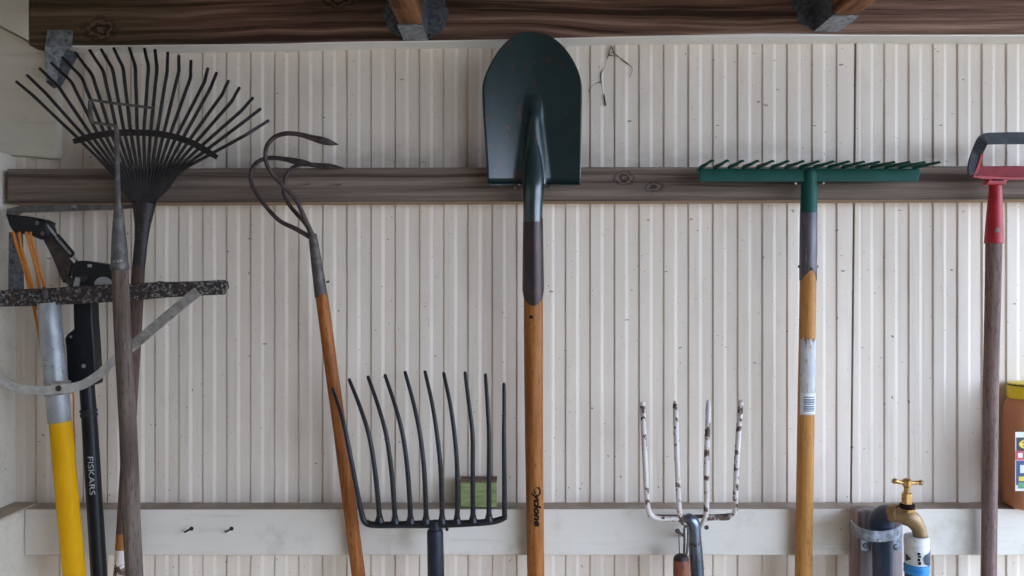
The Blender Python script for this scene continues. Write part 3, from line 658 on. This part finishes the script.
# brown ferrule, its front tongue rounded over the wood
mb = MB(); n = 28; rings = []
for k, (y, r) in enumerate([(218, 9.9), (222, 10.0), (245, 10.4), (275, 10.8), (290, 11.0)]):
    c = P(533+ (y-218)*.003, y, dHf(y)); rr = R(r, dH)
    rings.append([c + Vector((math.sin(a)*rr, -math.cos(a)*rr, 0)) for a in [2*math.pi*j/n for j in range(n)]])
c0 = 533.2; rr = R(11.0, dH); last = []; 
for j in range(n):
    a = 2*math.pi*j/n; aa = a if a < math.pi else 2*math.pi-a
    ye = 305.5 - 15*min(1, (aa/1.45)**2) if aa < 1.45 else 290.5
    c = P(c0, ye, dHf(ye)); rq = R(10.7, dH); last.append(c + Vector((math.sin(a)*rq, -math.cos(a)*rq, 0)))
rings.append(last); mb.ring_tube(rings, True); mb.build('ferrule', M['brown_steel'], t)
mb = MB(); mb.tube([(533.2, 262, dHf(262), 9.4), (533.4, 330, dHf(330), 9.7), (534, 432, dHf(432), 9.2), (535.8, 576, dHf(560), 8.6), (540, 880, .060, 8.4)], 22, 3); hn = mb.build('handle', M['tan_wood'], t)
mb = MB(); mb.turn([(531.2, 317, dHf(317)+R(9.3, dH), 1.9), (531.2, 317, dHf(317)+R(9.9, dH), 1.9)], 10, (0, -1, 0)); mb.build('rivet_hole', M['black_ink'], hn)
text_on('lettering', 'Cyclone', 536.4, 506, dHf(506)+.015, 6, M['black_ink'], hn, -90, ((535.0, -.012, dHf(500)+.0006), 9.0), length=41, height=9.5, shear=.25, bold=.05)

# ------------------------------------------------------------------ four-tine white fork
dK = .095
t = thing('garden_fork', 'chipped white four-tined fork with bright metal socket against the white rail', 'fork', P(714, FY(dK), dK))
T = [[(642.4,401.5),(643,414),(643.6,432),(645,460),(646.4,490),(647.6,506),(650.2,514),(656,518),(664,518.8),(674,518.6),(680,519.5)],
     [(675.2,401),(675.6,416),(676.2,440),(677.4,470),(678.4,498),(679.6,512),(682,521),(686,524)],
     [(708.6,400),(708.2,414),(707.2,440),(706.2,470),(706.6,495),(706.2,510),(705,518),(702,526)],
     [(741,400),(740.2,412),(738.6,432),(736.6,466),(735.6,495),(735.4,508),(733.4,515),(726,517.8),(714,517.6),(706,518.4)]]
for p in T:
    L = []
    for i, (x, y) in enumerate(p):
        k = max(0, min(1, (520-y)/120)); dd = .098 + .028*math.sin(k*math.pi)
        L.append((x, y, dd, 1.2 if i == 0 else 2.7))
    x, y, dd, r = L[0]; L.insert(1, (x*.86+p[1][0]*.14, y*.86+p[1][1]*.14, dd+.001, 2.3)); L.insert(2, (x*.5+p[1][0]*.5, y*.5+p[1][1]*.5, dd+.003, 2.6))
    mb = MB(); mb.tube(L, 10, 4); mb.build('tine', M['fork_white'], t)
mb = MB(); mb.tube([(648, 515.5, .093, 1.6), (665, 516.2, .093, 1.7), (690, 516.5, .094, 2.0), (715, 516, .093, 1.8), (733, 514.5, .093, 1.6)], 8, 3); mb.build('head_bar', M['rust_steel'], t)
mb = MB(); mb.tube([(684, 521, dK, 4.2), (689, 519.4, dK, 6.2), (693.4, 524, dK, 6.6), (694.6, 535, dK, 6.6), (696, 555, dK, 6.8), (697.4, 580, dK, 7.0), (698, 592, dK, 7.0)], 16, 4); mb.build('socket', M['socket_blue'], t)
mb = MB(); mb.tube([(698, 588, dK, 6.6), (704, 760, dK, 6.8), (714, FY(dK), dK, 6.8)], 14, 1); mb.build('handle', M['tan_wood'], t)
# small tool on a nail
dT = .106
t = thing('hand_tool', 'red-brown wooden tool handle hanging by wire beside the white fork socket', 'hand tool', P(682, 655, dT))
mb = MB(); mb.turn([(681, 555.6, dT, 4.0), (681.1, 557.5, dT, 6.6), (681.2, 561, dT, 8.0), (681.6, 580, dT, 8.4), (682, 620, dT, 7.4), (682.4, 650, dT, 8.2), (682.5, 655, dT, 5)], 18); hn = mb.build('handle', M['red_wood'], t)
mb = MB(); mb.turn([(681, 554.6, dT, 4.4), (681.05, 556, dT, 6.6), (681.15, 559.5, dT, 7.9)], 18); mb.build('dark_end', M['rust_steel'], hn)
mb = MB(); mb.tube([(678.6, 531.5, .118, .55), (679.2, 545, .112, .55), (679.6, 557, dT, .55)], 6, 3)
mb.build('hanging_wire', M['rust_steel'], t)
mb = MB(); mb.tube([(684, 556, .104, 1.1), (684.4, 540, .106, 1.2), (684.2, 529, .108, 1.2), (686, 526.4, .109, 1.2), (688.2, 529, .110, 1.2), (687.6, 545, .111, 1.2), (686.2, 557, .106, 1.1)], 8, 4); mb.build('loop', M['grey_steel'], t)

# ------------------------------------------------------------------ bow rake
dB = .085
def dBf(y): return dB - .021*max(0, min(1, (y-200)/330))
t = thing('garden_rake', 'green straight-headed garden rake with pale tan handle hung teeth up', 'rake', P(796, 880, dB))
mb = MB()
xa, xb_ = 699.2, 920.4
pr = [(dB-.002, 181.6), (dB+.002, 181.8), (dB+.006, 171.5), (dB+.010, 170.0), (dB-.006, 167.6), (dB-.010, 168.4), (dB-.009, 170.2), (dB+.003, 172)]
pr = [(dB+.004, 182.0), (dB+.007, 181.6), (dB+.0075, 170.5), (dB+.006, 168.4), (dB-.016, 168.4), (dB-.016, 170.4), (dB+.003, 171.0)]
rings = []
for x, sh in ((xa, 0), (760, 0), (808, 0), (870, 0), (xb_, 0)):
    X = P(x, 175, dB+.006).x
    rings.append([Vector((X - (0 if x < 900 else max(0, (y-170)*.0004)), -d_, P(x, y + .0*x, d_).z)) for d_, y in pr])
mb.ring_tube(rings); mb.build('head_bar', M['rake_green'], t, bevel=.0016, ang=50, seg=3)
for k in range(16):
    xt, yt = 713 + 15.1*k, 160.6 + .11*k
    xb0 = 700.8 + 14.25*k
    mb = MB(); mb.tube([(xb0, 170.5, .080, 2.4), (xb0+.3, 168.4, .086, 2.4), (xb0+.9, 166.8, .093, 2.2), (xb0*.5+xt*.5, (166.8+yt)/2+.2, .120, 1.7), (xt-2.2, yt+.5, .146, 1.4), (xt-.4, yt-.1, .151, 1.1), (xt+1.0, yt+.9, .152, .8)], 8, 4)
    mb.build('tooth', M['rake_green'] if k % 3 else M['rake_green'], t)
mb = MB(); mb.tube([(809.6, 168.5, dB+.004, 4.5), (809.4, 173, dB+.004, 6.8), (809.2, 182, dB, 7.4), (808.8, 198, dB, 8.0), (808.6, 213, dB, 8.2)], 20, 3); mb.build('socket', M['rake_green'], t)
mb = MB(); n = 28; rings = []
for y, r in [(211, 8.3), (214, 8.4), (240, 8.5), (262, 8.5)]:
    c = P(808.6-(y-211)*.008, y, dBf(y)); rr = R(r, dB)
    rings.append([c + Vector((math.sin(a)*rr, -math.cos(a)*rr, 0)) for a in [2*math.pi*j/n for j in range(n)]])
last = []
for j in range(n):
    a = 2*math.pi*j/n; aa = a if a < math.pi else 2*math.pi-a
    c = P(808, 266.5 + 14*min(1, aa/1.1), dBf(270)); last.append(c + Vector((math.sin(a)*rr, -math.cos(a)*rr, 0)))
rings.append(last); mb.ring_tube(rings); fe = mb.build('ferrule', M['grey_sleeve'], t)
for x in (799.4, 816.8):
    mb = MB(); mb.turn([(808, 266.5, dBf(266), 1.5), (x, 266.5, dBf(266), 1.7), (x + (-1.3 if x < 808 else 1.3), 266.5, dBf(266), 1.2)], 8); mb.build('rivet', M['galv_dark'], fe)
def ax(y): return 808.2 - (y-268)*.0155
mb = MB(); mb.tube([(ax(232), 232, dBf(232), 7.9), (ax(300), 300, dBf(300), 8.0), (ax(400), 400, dBf(400), 8.2), (ax(530), 530, dBf(530), 8.3), (ax(576), 576, dBf(576), 8.3), (ax(880), 880, .061, 8.3)], 22, 1); hn = mb.build('handle', M['honey_wood'], t)
def wrap(name, m, y0, y1, a0, a1, extra, parent, ragged=False, n=18):
    mb = MB(); rows = 8
    for i in range(rows+1):
        for j in range(n+1):
            y = y0+(y1-y0)*i/rows
            if ragged and i == 0: y += 2.0*math.sin(j*2.3)+1.3*math.sin(j*5.1)
            a = a0+(a1-a0)*j/n; c = P(ax(y), y, dBf(y)); rr = R(8.25+extra, dB)
            mb.v.append(c + Vector((math.sin(a)*rr, -math.cos(a)*rr, 0)))
    for i in range(rows):
        for j in range(n): b = i*(n+1)+j; mb.f.append((b, b+1, b+n+2, b+n+1))
    o = mb.build(name, m, parent); so = o.modifiers.new('thick', 'SOLIDIFY'); so.thickness = .0003; so.offset = 1
    return o
pa = wrap('paper_label', M['paper'], 339, 414, -1.15, 1.75, .25, hn, True); pa['label'] = 'torn white paper label with a grey-blue printed block'
pb = wrap('label_base', M['lab_white'], 392, 413.6, -1.0, 1.4, .45, pa)
for k in range(7):
    wrap('barcode_line', M['barcode'], 395.6 + k*2.25, 395.6 + k*2.25 + (1.7 if k % 3 else 1.2), -.62, .72, .70, pb, n=10)

# ------------------------------------------------------------------ stirrup hoe
dO = .09
t = thing('stirrup_hoe', 'red stirrup hoe with black steel loop hanging by the edge of the dark rail', 'hoe', P(985, 880, dO))
mb = MB()
# the loop is a flat band bent into a stirrup, edge width 11 px
mb.strap([(973.6, 175, .1075, 4.6), (973.6, 168, .108, 5.0), (974.6, 162, .109, 5.2), (977.6, 153, .110, 5.3), (982, 143, .118, 5.6), (984.4, 139.6, .120, 5.7), (988, 138.6, .120, 5.8), (998, 138.2, .120, 5.8), (1020, 138, .120, 5.9), (1046, 138.4, .120, 5.8), (1051, 141, .119, 5.6), (1055, 150, .112, 5.4), (1060, 165, .102, 5.2)], .004, 4)
mb.build('blade_loop', M['loop_black'], t)
mb = MB(); mb.prism([(980.5, 166), (1053, 166.5), (1058.5, 178), (974.8, 176.6)], .1035, .094); yk = mb.build('yoke', M['dark_red'], t, bevel=.001)
mb = MB(); mb.strap([(982.6, 154, .112, 1.2), (979, 166, .110, 1.5), (974.6, 176.4, .107, 1.5), (985, 177.4, .107, 1.3), (1005, 178.2, .107, 1.2), (1057, 179, .107, 1.2)], .004, 1); mb.build('yoke_edge', M['red'], yk)
mb = MB(); mb.prism([(990.5, 177), (1008.5, 177), (1006, 184.6), (986, 184.6)], .105, .092); nk = mb.build('neck', M['red'], t, bevel=.002)
mb = MB(); mb.prism([(993, 178.6), (1004, 178.6), (1003, 180.6), (992, 180.6)], .1062, .104); mb.build('slot', M['black_ink'], nk)
mb = MB(); mb.turn([(995.6, 182, dO, 5.6), (995.4, 190, dO, 5.8), (994.6, 215, dO, 7.4), (993.9, 240, dO, 8.6), (993.9, 243, dO, 8.8), (993.9, 243.6, dO, 8.0)], 20); sk = mb.build('socket', M['red'], t)
mb = MB(); mb.turn([(997.4, 230, dO+R(6.6, dO), 2.6), (997.4, 230, dO+R(8.7, dO), 2.4), (997.4, 230, dO+R(9.1, dO), 1.2)], 10, (0, -1, 0)); mb.build('screw', M['grey_steel'], sk)
mb = MB(); mb.tube([(993.9, 240, dO, 7.5), (992.6, 310, .083, 7.2), (990.6, 400, .075, 7.1), (988.8, 576, .064, 7.1), (986, 880, .060, 7.2)], 18, 2); mb.build('handle', M['mauve_wood'], t)

# ------------------------------------------------------------------ brown bottle on the white rail
zl = zr(508.3, TH)
cx, cy = P(1036.4, 508, .045).x, -.039
t = thing('bottle', 'brown plastic bottle with yellow cap standing on the white rail', 'bottle', (cx, cy, zl+.001))
def rrect(hw, hd, r, z, n=6):
    out = []
    for q, (sx, sy) in enumerate(((1, 1), (-1, 1), (-1, -1), (1, -1))):
        for k in range(n+1):
            a = math.pi/2*(q + k/n); out.append(Vector((cx + sx*(hw-r) + math.cos(a)*r, cy + sy*(hd-r) + math.sin(a)*r, z)))
    return out
HW = .0475; S = (D-.09)/F
zz = lambda y: ZC + (288-y)*(D-.06)/F
mb = MB(); mb.ring_tube([rrect(HW-.006, .030, .020, zl+.001), rrect(HW-.001, .034, .022, zl+.004), rrect(HW, .035, .022, zl+.012), rrect(HW, .035, .022, zz(440)), rrect(HW+.0005, .0355, .022, zz(424)), rrect(HW-.0005, .0345, .022, zz(416)), rrect(HW-.002, .034, .022, zz(406)), rrect(HW-.006, .031, .022, zz(401)), rrect(.036, .028, .0279, zz(397.5)), rrect(.036, .028, .0279, zz(394))])
bo = mb.build('body', M['bottle'], t, ang=55)
mb = MB(); n = 40; rings = []
for r, y in ((.0445, 399.5), (.0452, 397), (.0452, 388.6), (.044, 386.2), (.0448, 385.2), (.043, 384.2), (.030, 384.0)):
    rings.append([Vector((cx + math.cos(a)*(r + (.0008 if j % 2 else 0)), cy + math.sin(a)*(r-.010 + (.0008 if j % 2 else 0)), zz(y))) for j, a in enumerate([2*math.pi*j/n for j in range(n)])])
mb.ring_tube(rings); mb.build('cap', M['cap_yellow'], t)
mb = MB(); mb.ring_tube([[Vector((cx + math.cos(a)*r, cy + math.sin(a)*(r-.010), zz(y))) for a in [2*math.pi*j/40 for j in range(40)]] for r, y in ((.0445, 387.0), (.0458, 386.6), (.0458, 385.4), (.0445, 385.0))]); mb.build('cap_rim', M['cap_dark'], t)
fy = .035
def lab(m, x0, x1, y0, y1, e, parent, name):
    mb = MB(); s = (D-.0745)/F
    X0, X1 = (x0-512)*s, (x1-512)*s; z0, z1 = ZC+(288-y1)*s, ZC+(288-y0)*s
    mb.box(X0, X1, cy-fy-e, cy-fy+.0002, z0, z1); return mb.build(name, m, parent)
lb = lab(M['lab_white'], 1015.4, 1047, 432, 491, .0003, t, 'label')
lab(M['lab_black'], 1016.4, 1046, 437.5, 451, .0006, lb, 'label_band')
lab(M['lab_red'], 1015.6, 1046.8, 451, 460, .0006, lb, 'label_band')
lab(M['lab_navy'], 1016.2, 1046.2, 460.5, 485, .0006, lb, 'label_band')
lab(M['lab_green'], 1018, 1045, 482.5, 488.5, .0009, lb, 'label_band')
lab(M['lab_yellow'], 1018.6, 1044, 476.5, 481, .0010, lb, 'label_band')
for k in range(4):
    lab(M['lab_white'], 1018+6.5*k, 1022.6+6.5*k, 453, 457.6, .0009, lb, 'label_mark')
    lab(M['lab_white'], 1020+6.5*k, 1024.4+6.5*k, 465, 473, .0009, lb, 'label_mark')
mb = MB(); s_ = (D-.075)/F; rings = []
for rx, ry in ((11, 5.2), (8.6, 3.6)):
    rings.append([Vector(((1030+rx*math.cos(a)-512)*s_, cy-fy-.0009, ZC+(288-444.2-ry*math.sin(a))*s_)) for a in [2*math.pi*j/28 for j in range(28)]])
mb.ring_tube(rings, False); mb.build('label_ring', M['lab_yellow'], lb)
lab(M['lab_yellow'], 1021, 1039, 443, 445.4, .0010, lb, 'label_mark')

# ------------------------------------------------------------------ small green block behind the manure fork
mb = MB(); s_ = (D-.042)/F
t = thing('wooden_block', 'small pale green block with brown top on the white rail behind black fork', 'block', ((478.5-512)*s_, -.026, zl+.0005))
X0, X1 = (460-512)*s_, (496.6-512)*s_; zt_ = ZC+(288-482.5)*s_
mb.box(X0, X1, -.042, -.010, zl+.0005, zt_); mb.build('body', M['block'], t, bevel=.002)
mb = MB(); mb.box(X0-.0005, X1+.0005, -.0425, -.0095, zt_, zt_+.004); mb.build('top_layer', M['block_top'], t, bevel=.001)

# ------------------------------------------------------------------ standpipe: timber post, pipe, strap
t = thing('water_pipe', 'dark blue water pipe bending into the brass tap', 'pipe', P(882.6, FY(.114), .114))
mb = MB(); mb.tube([(882.6, FY(.114), .114, 9.6), (882.6, 560, .114, 9.6), (882.6, 541, .114, 9.7), (882.6, 528, .114, 10.2)], 20, 1); mb.build('riser', M['pipe'], t)
mb = MB(); mb.tube([(882.0, 534, .114, 11.6), (881.8, 524, .115, 11.8), (882.4, 518, .119, 11.2), (885, 514.4, .127, 9.6), (890, 513, .137, 8.6), (894.5, 513.3, .147, 8.4)], 18, 4); mb.build('elbow', M['pipe'], t)
t2 = thing('timber_post', 'short weathered post behind the blue water pipe against the white rail', 'post', P(876, FY(.07), .07))
mb = MB(); mb.prism([(858.5, 511.5), (877, 511), (903.4, 515), (903.4, FY(.085)), (858.5, FY(.085))], .085, .0462); mb.build('post_body', M['post_wood'], t2, bevel=.003)
t3 = thing('pipe_strap', 'galvanised saddle strap curving round the blue water pipe below the tap', 'bracket', P(876, 540, .12))
def arcband(y0, y1, m, nm, flare):
    mb = MB(); rings = []
    for k in range(33):
        a_ = -math.pi/2 + math.pi*k/32; x = 876.3 + 25.6*math.sin(a_); d_ = .090 + .060*math.cos(a_)
        f_ = (D-.090)/(D-d_); q_ = 3.2*k/32
        a, c = P(x, 288 + (y0+q_-288)*f_, d_), P(x, 288 + (y1+q_-288)*f_, d_); n_ = Vector((-math.sin(a_), math.cos(a_), 0))*.003
        rings.append([a, c, c+n_, a+n_])
    mb.ring_tube(rings); return mb.build(nm, m, t3)
arcband(519.5, 529.8, M['galv'], 'saddle', 0)
for x, y in ((865.5, 545.5), (896, 547)):
    mb = MB(); mb.turn([(x, y, .1, 3.4), (x, y, .104, 3.2), (x, y, .1055, 2.0)], 8, (0, -1, 0)); mb.build('screw', M['galv_dark'], t3)
for x0, x1 in ((860, 871.5), (892, 901.5)):
    mb = MB(); mb.prism([(x0, 532), (x1, 534), (x1, 552), (x0+1, 551)], .1035, .1005); mb.build('lug', M['galv'], t3, bevel=.001)

# brass tap
t = thing('garden_tap', 'brass garden tap with cross handle above the blue hose connector', 'tap', P(908, 540, .16))
mb = MB(); mb.turn([(891.5, 513.2, .143, 9.4), (895, 513.4, .148, 9.6), (899.5, 513.8, .155, 9.2), (900, 513.8, .156, 7)], 8); mb.build('inlet', M['brass_dull'], t, bevel=.0008)
mb = MB(); mb.tube([(896, 513.6, .150, 6.0), (900, 514.6, .156, 7.8), (906, 516.4, .162, 9.0), (911.5, 519.2, .165, 8.6), (916, 524, .166, 7.6), (919, 530, .166, 6.9), (920.4, 537, .166, 6.6), (920.6, 540, .166, 6.6)], 20, 4); mb.build('body', M['brass_dull'], t)
dV = .163
mb = MB(); mb.turn([(908.4, 517, dV, 7.6), (908.4, 508.6, dV, 7.8), (908.4, 508, dV, 6.4)], 6); mb.build('bonnet', M['brass'], t, bevel=.0008)
mb = MB(); mb.turn([(907.4, 508.4, dV, 6.2), (907.4, 507, dV, 7.2), (907.2, 504.4, dV, 7.2), (907.2, 503.4, dV, 6)], 16); mb.build('washer', M['black_ink'], t)
mb = MB(); mb.turn([(907, 504, dV, 5.6), (906.8, 493.4, dV, 5.3), (906.8, 492.6, dV, 4.2)], 6); mb.build('gland_nut', M['brass'], t, bevel=.0006)
mb = MB(); mb.turn([(906.8, 493.5, dV, 3.0), (906.9, 489, dV, 2.8), (907, 486, dV, 3.2)], 14); mb.build('stem', M['brass'], t)
mb = MB(); mb.turn([(907, 487, dV, 3.2), (907, 485.6, dV, 4.6), (907.2, 480.2, dV, 4.6), (907.2, 478.6, dV, 3.0), (907.2, 478.2, dV, 1)], 14)
mb.tube([(894.8, 481, dV, 2.7), (897.4, 481.6, dV, 2.2), (902, 482.4, dV, 2.0), (907, 482.8, dV, 2.6), (914, 482.8, dV, 2.0), (918.4, 482.6, dV, 2.1), (920.6, 482.6, dV, 2.5)], 12, 3)
for x, y in ((894.6, 481), (920.6, 482.6)):
    mb.turn([(x, y, dV-.005, .6), (x, y, dV-.004, 2.0), (x, y, dV, 2.9), (x, y, dV+.004, 2.0), (x, y, dV+.005, .6)], 12)
mb.build('cross_handle', M['brass'], t)

dX = .166
t = thing('hose_connector', 'white and blue hose connector hanging from the brass tap spout', 'hose connector', P(916, 578, dX))
mb = MB(); mb.turn([(916.4, 536.6, dX, 9), (916.4, 535.4, dX, 11.0), (916.4, 536.2, dX, 11.6), (916.4, 543.8, dX, 11.7), (916.4, 544.6, dX, 10.8), (916.5, 545.6, dX, 10.8)], 28); mb.build('collar', M['hose_white'], t)
mb = MB(); mb.turn([(916.5, 544.4, dX, 11.0), (916.6, 545.4, dX, 11.7), (916.6, 562, dX, 11.4), (916.6, 563.8, dX, 10.4)], 28); bd = mb.build('body', M['hose_white'], t)
def onbody(name, m, fn, nu, nv, r=11.9):
    mb = MB()
    for i in range(nu+1):
        for j in range(nv+1):
            a, y = fn(i/nu, j/nv); c = P(916.6, y, dX); rr = R(r, dX); mb.v.append(c + Vector((math.sin(a)*rr, -math.cos(a)*rr, 0)))
    for i in range(nu):
        for j in range(nv): b = i*(nv+1)+j; mb.f.append((b, b+1, b+nv+2, b+nv+1))
    o = mb.build(name, m, bd); so = o.modifiers.new('thick', 'SOLIDIFY'); so.thickness = .0004; so.offset = 1
onbody('oval_mark', M['pipe'], lambda u, v: (.06 + 1.3*u, 556 + (v-.5)*2*6.9*max(0, 1-(1-u*.98)**2)**.32), 14, 6)
onbody('side_mark', M['pipe'], lambda u, v: (-1.4 + .55*(u), 556.5 + (v-.5)*8*(1-u)), 8, 4)
for k, (y0, y1) in enumerate(((549, 551.4), (552, 554), (554.8, 557.4), (558, 561))):
    onbody('print_mark', M['black_ink'], lambda u, v, y0=y0, y1=y1, k=k: (-.40 + .22*u + (.05 if k % 2 else 0), y0 + (y1-y0)*v), 4, 2)
mb = MB(); mb.turn([(916.6, 563, dX, 10.6), (916.6, 564, dX, 11.8), (916.6, 566.6, dX, 12.0), (916.6, 567.2, dX, 11.4), (916.6, 568.4, dX, 11.4), (916.6, 569, dX, 12.0), (916.6, 571.6, dX, 12.0), (916.6, 572.4, dX, 11.3), (916.6, 573.4, dX, 11)], 28); mb.build('blue_ring', M['hose_blue'], t)
mb = MB(); mb.tube([(916.6, 572, dX, 11.2), (916.6, 620, dX, 10.4), (917, 700, dX, 8), (920, 900, .17, 7.5), (928, FY(.2)-80, .20, 7.5), (946, FY(.25)-13, .25, 7.5), (980, FY(.33)-7.4, .33, 7.5), (1080, FY(.40)-7.5, .40, 7.5)], 20, 4)
solo('garden_hose', mb, M['hose_navy'], 'navy blue garden hose running down from the white tap connector', 'hose')

# ------------------------------------------------------------------ camera, light
cam = bpy.data.cameras.new('camera'); co = bpy.data.objects.new('camera', cam); C.objects.link(co)
co.location = (0, -D, ZC); co.rotation_euler = (math.radians(90), 0, 0)
cam.sensor_width = 36; cam.lens = 36*F/1024; cam.clip_start = .01
bpy.context.scene.camera = co

w = bpy.data.worlds.new('sky'); bpy.context.scene.world = w; w.use_nodes = True; nt = w.node_tree
bg = nt.nodes['Background']; tc = nt.nodes.new('ShaderNodeTexCoord'); sp = nt.nodes.new('ShaderNodeSeparateXYZ'); nt.links.new(tc.outputs['Generated'], sp.inputs[0])
def mr(src, a, b, c, d_):
    n = nt.nodes.new('ShaderNodeMapRange'); nt.links.new(src, n.inputs[0])
    for i, v in enumerate((a, b, c, d_)): n.inputs[1+i].default_value = v
    return n.outputs[0]
# overcast sky, brighter towards +X where the sun stands behind cloud
mx = nt.nodes.new('ShaderNodeMix'); mx.data_type = 'RGBA'; nt.links.new(mr(sp.outputs[2], 0, .6, 0, 1), mx.inputs[0])
mx.inputs[6].default_value = (.64, .775, 1.0, 1); mx.inputs[7].default_value = (.44, .64, 1.0, 1)
nt.links.new(mx.outputs[2], bg.inputs[0]); nt.links.new(mr(sp.outputs[0], -.5, .9, .5, 4.0), bg.inputs[1])
sl = bpy.data.lights.new('sun', 'SUN'); sl.energy = .8; sl.angle = math.radians(60); sl.color = (.76, .85, 1)
so_ = bpy.data.objects.new('sun', sl); C.objects.link(so_); so_.location = (6, -5, 4)
so_.rotation_euler = Vector((-.72, .64, -.26)).to_track_quat('-Z', 'Y').to_euler()
vs = bpy.context.scene.view_settings
vs.view_transform = 'Standard'; vs.look = 'None'; vs.gamma = 1; vs.use_curve_mapping = False; vs.exposure = 1.03
bpy.context.scene.display_settings.display_device = 'sRGB'
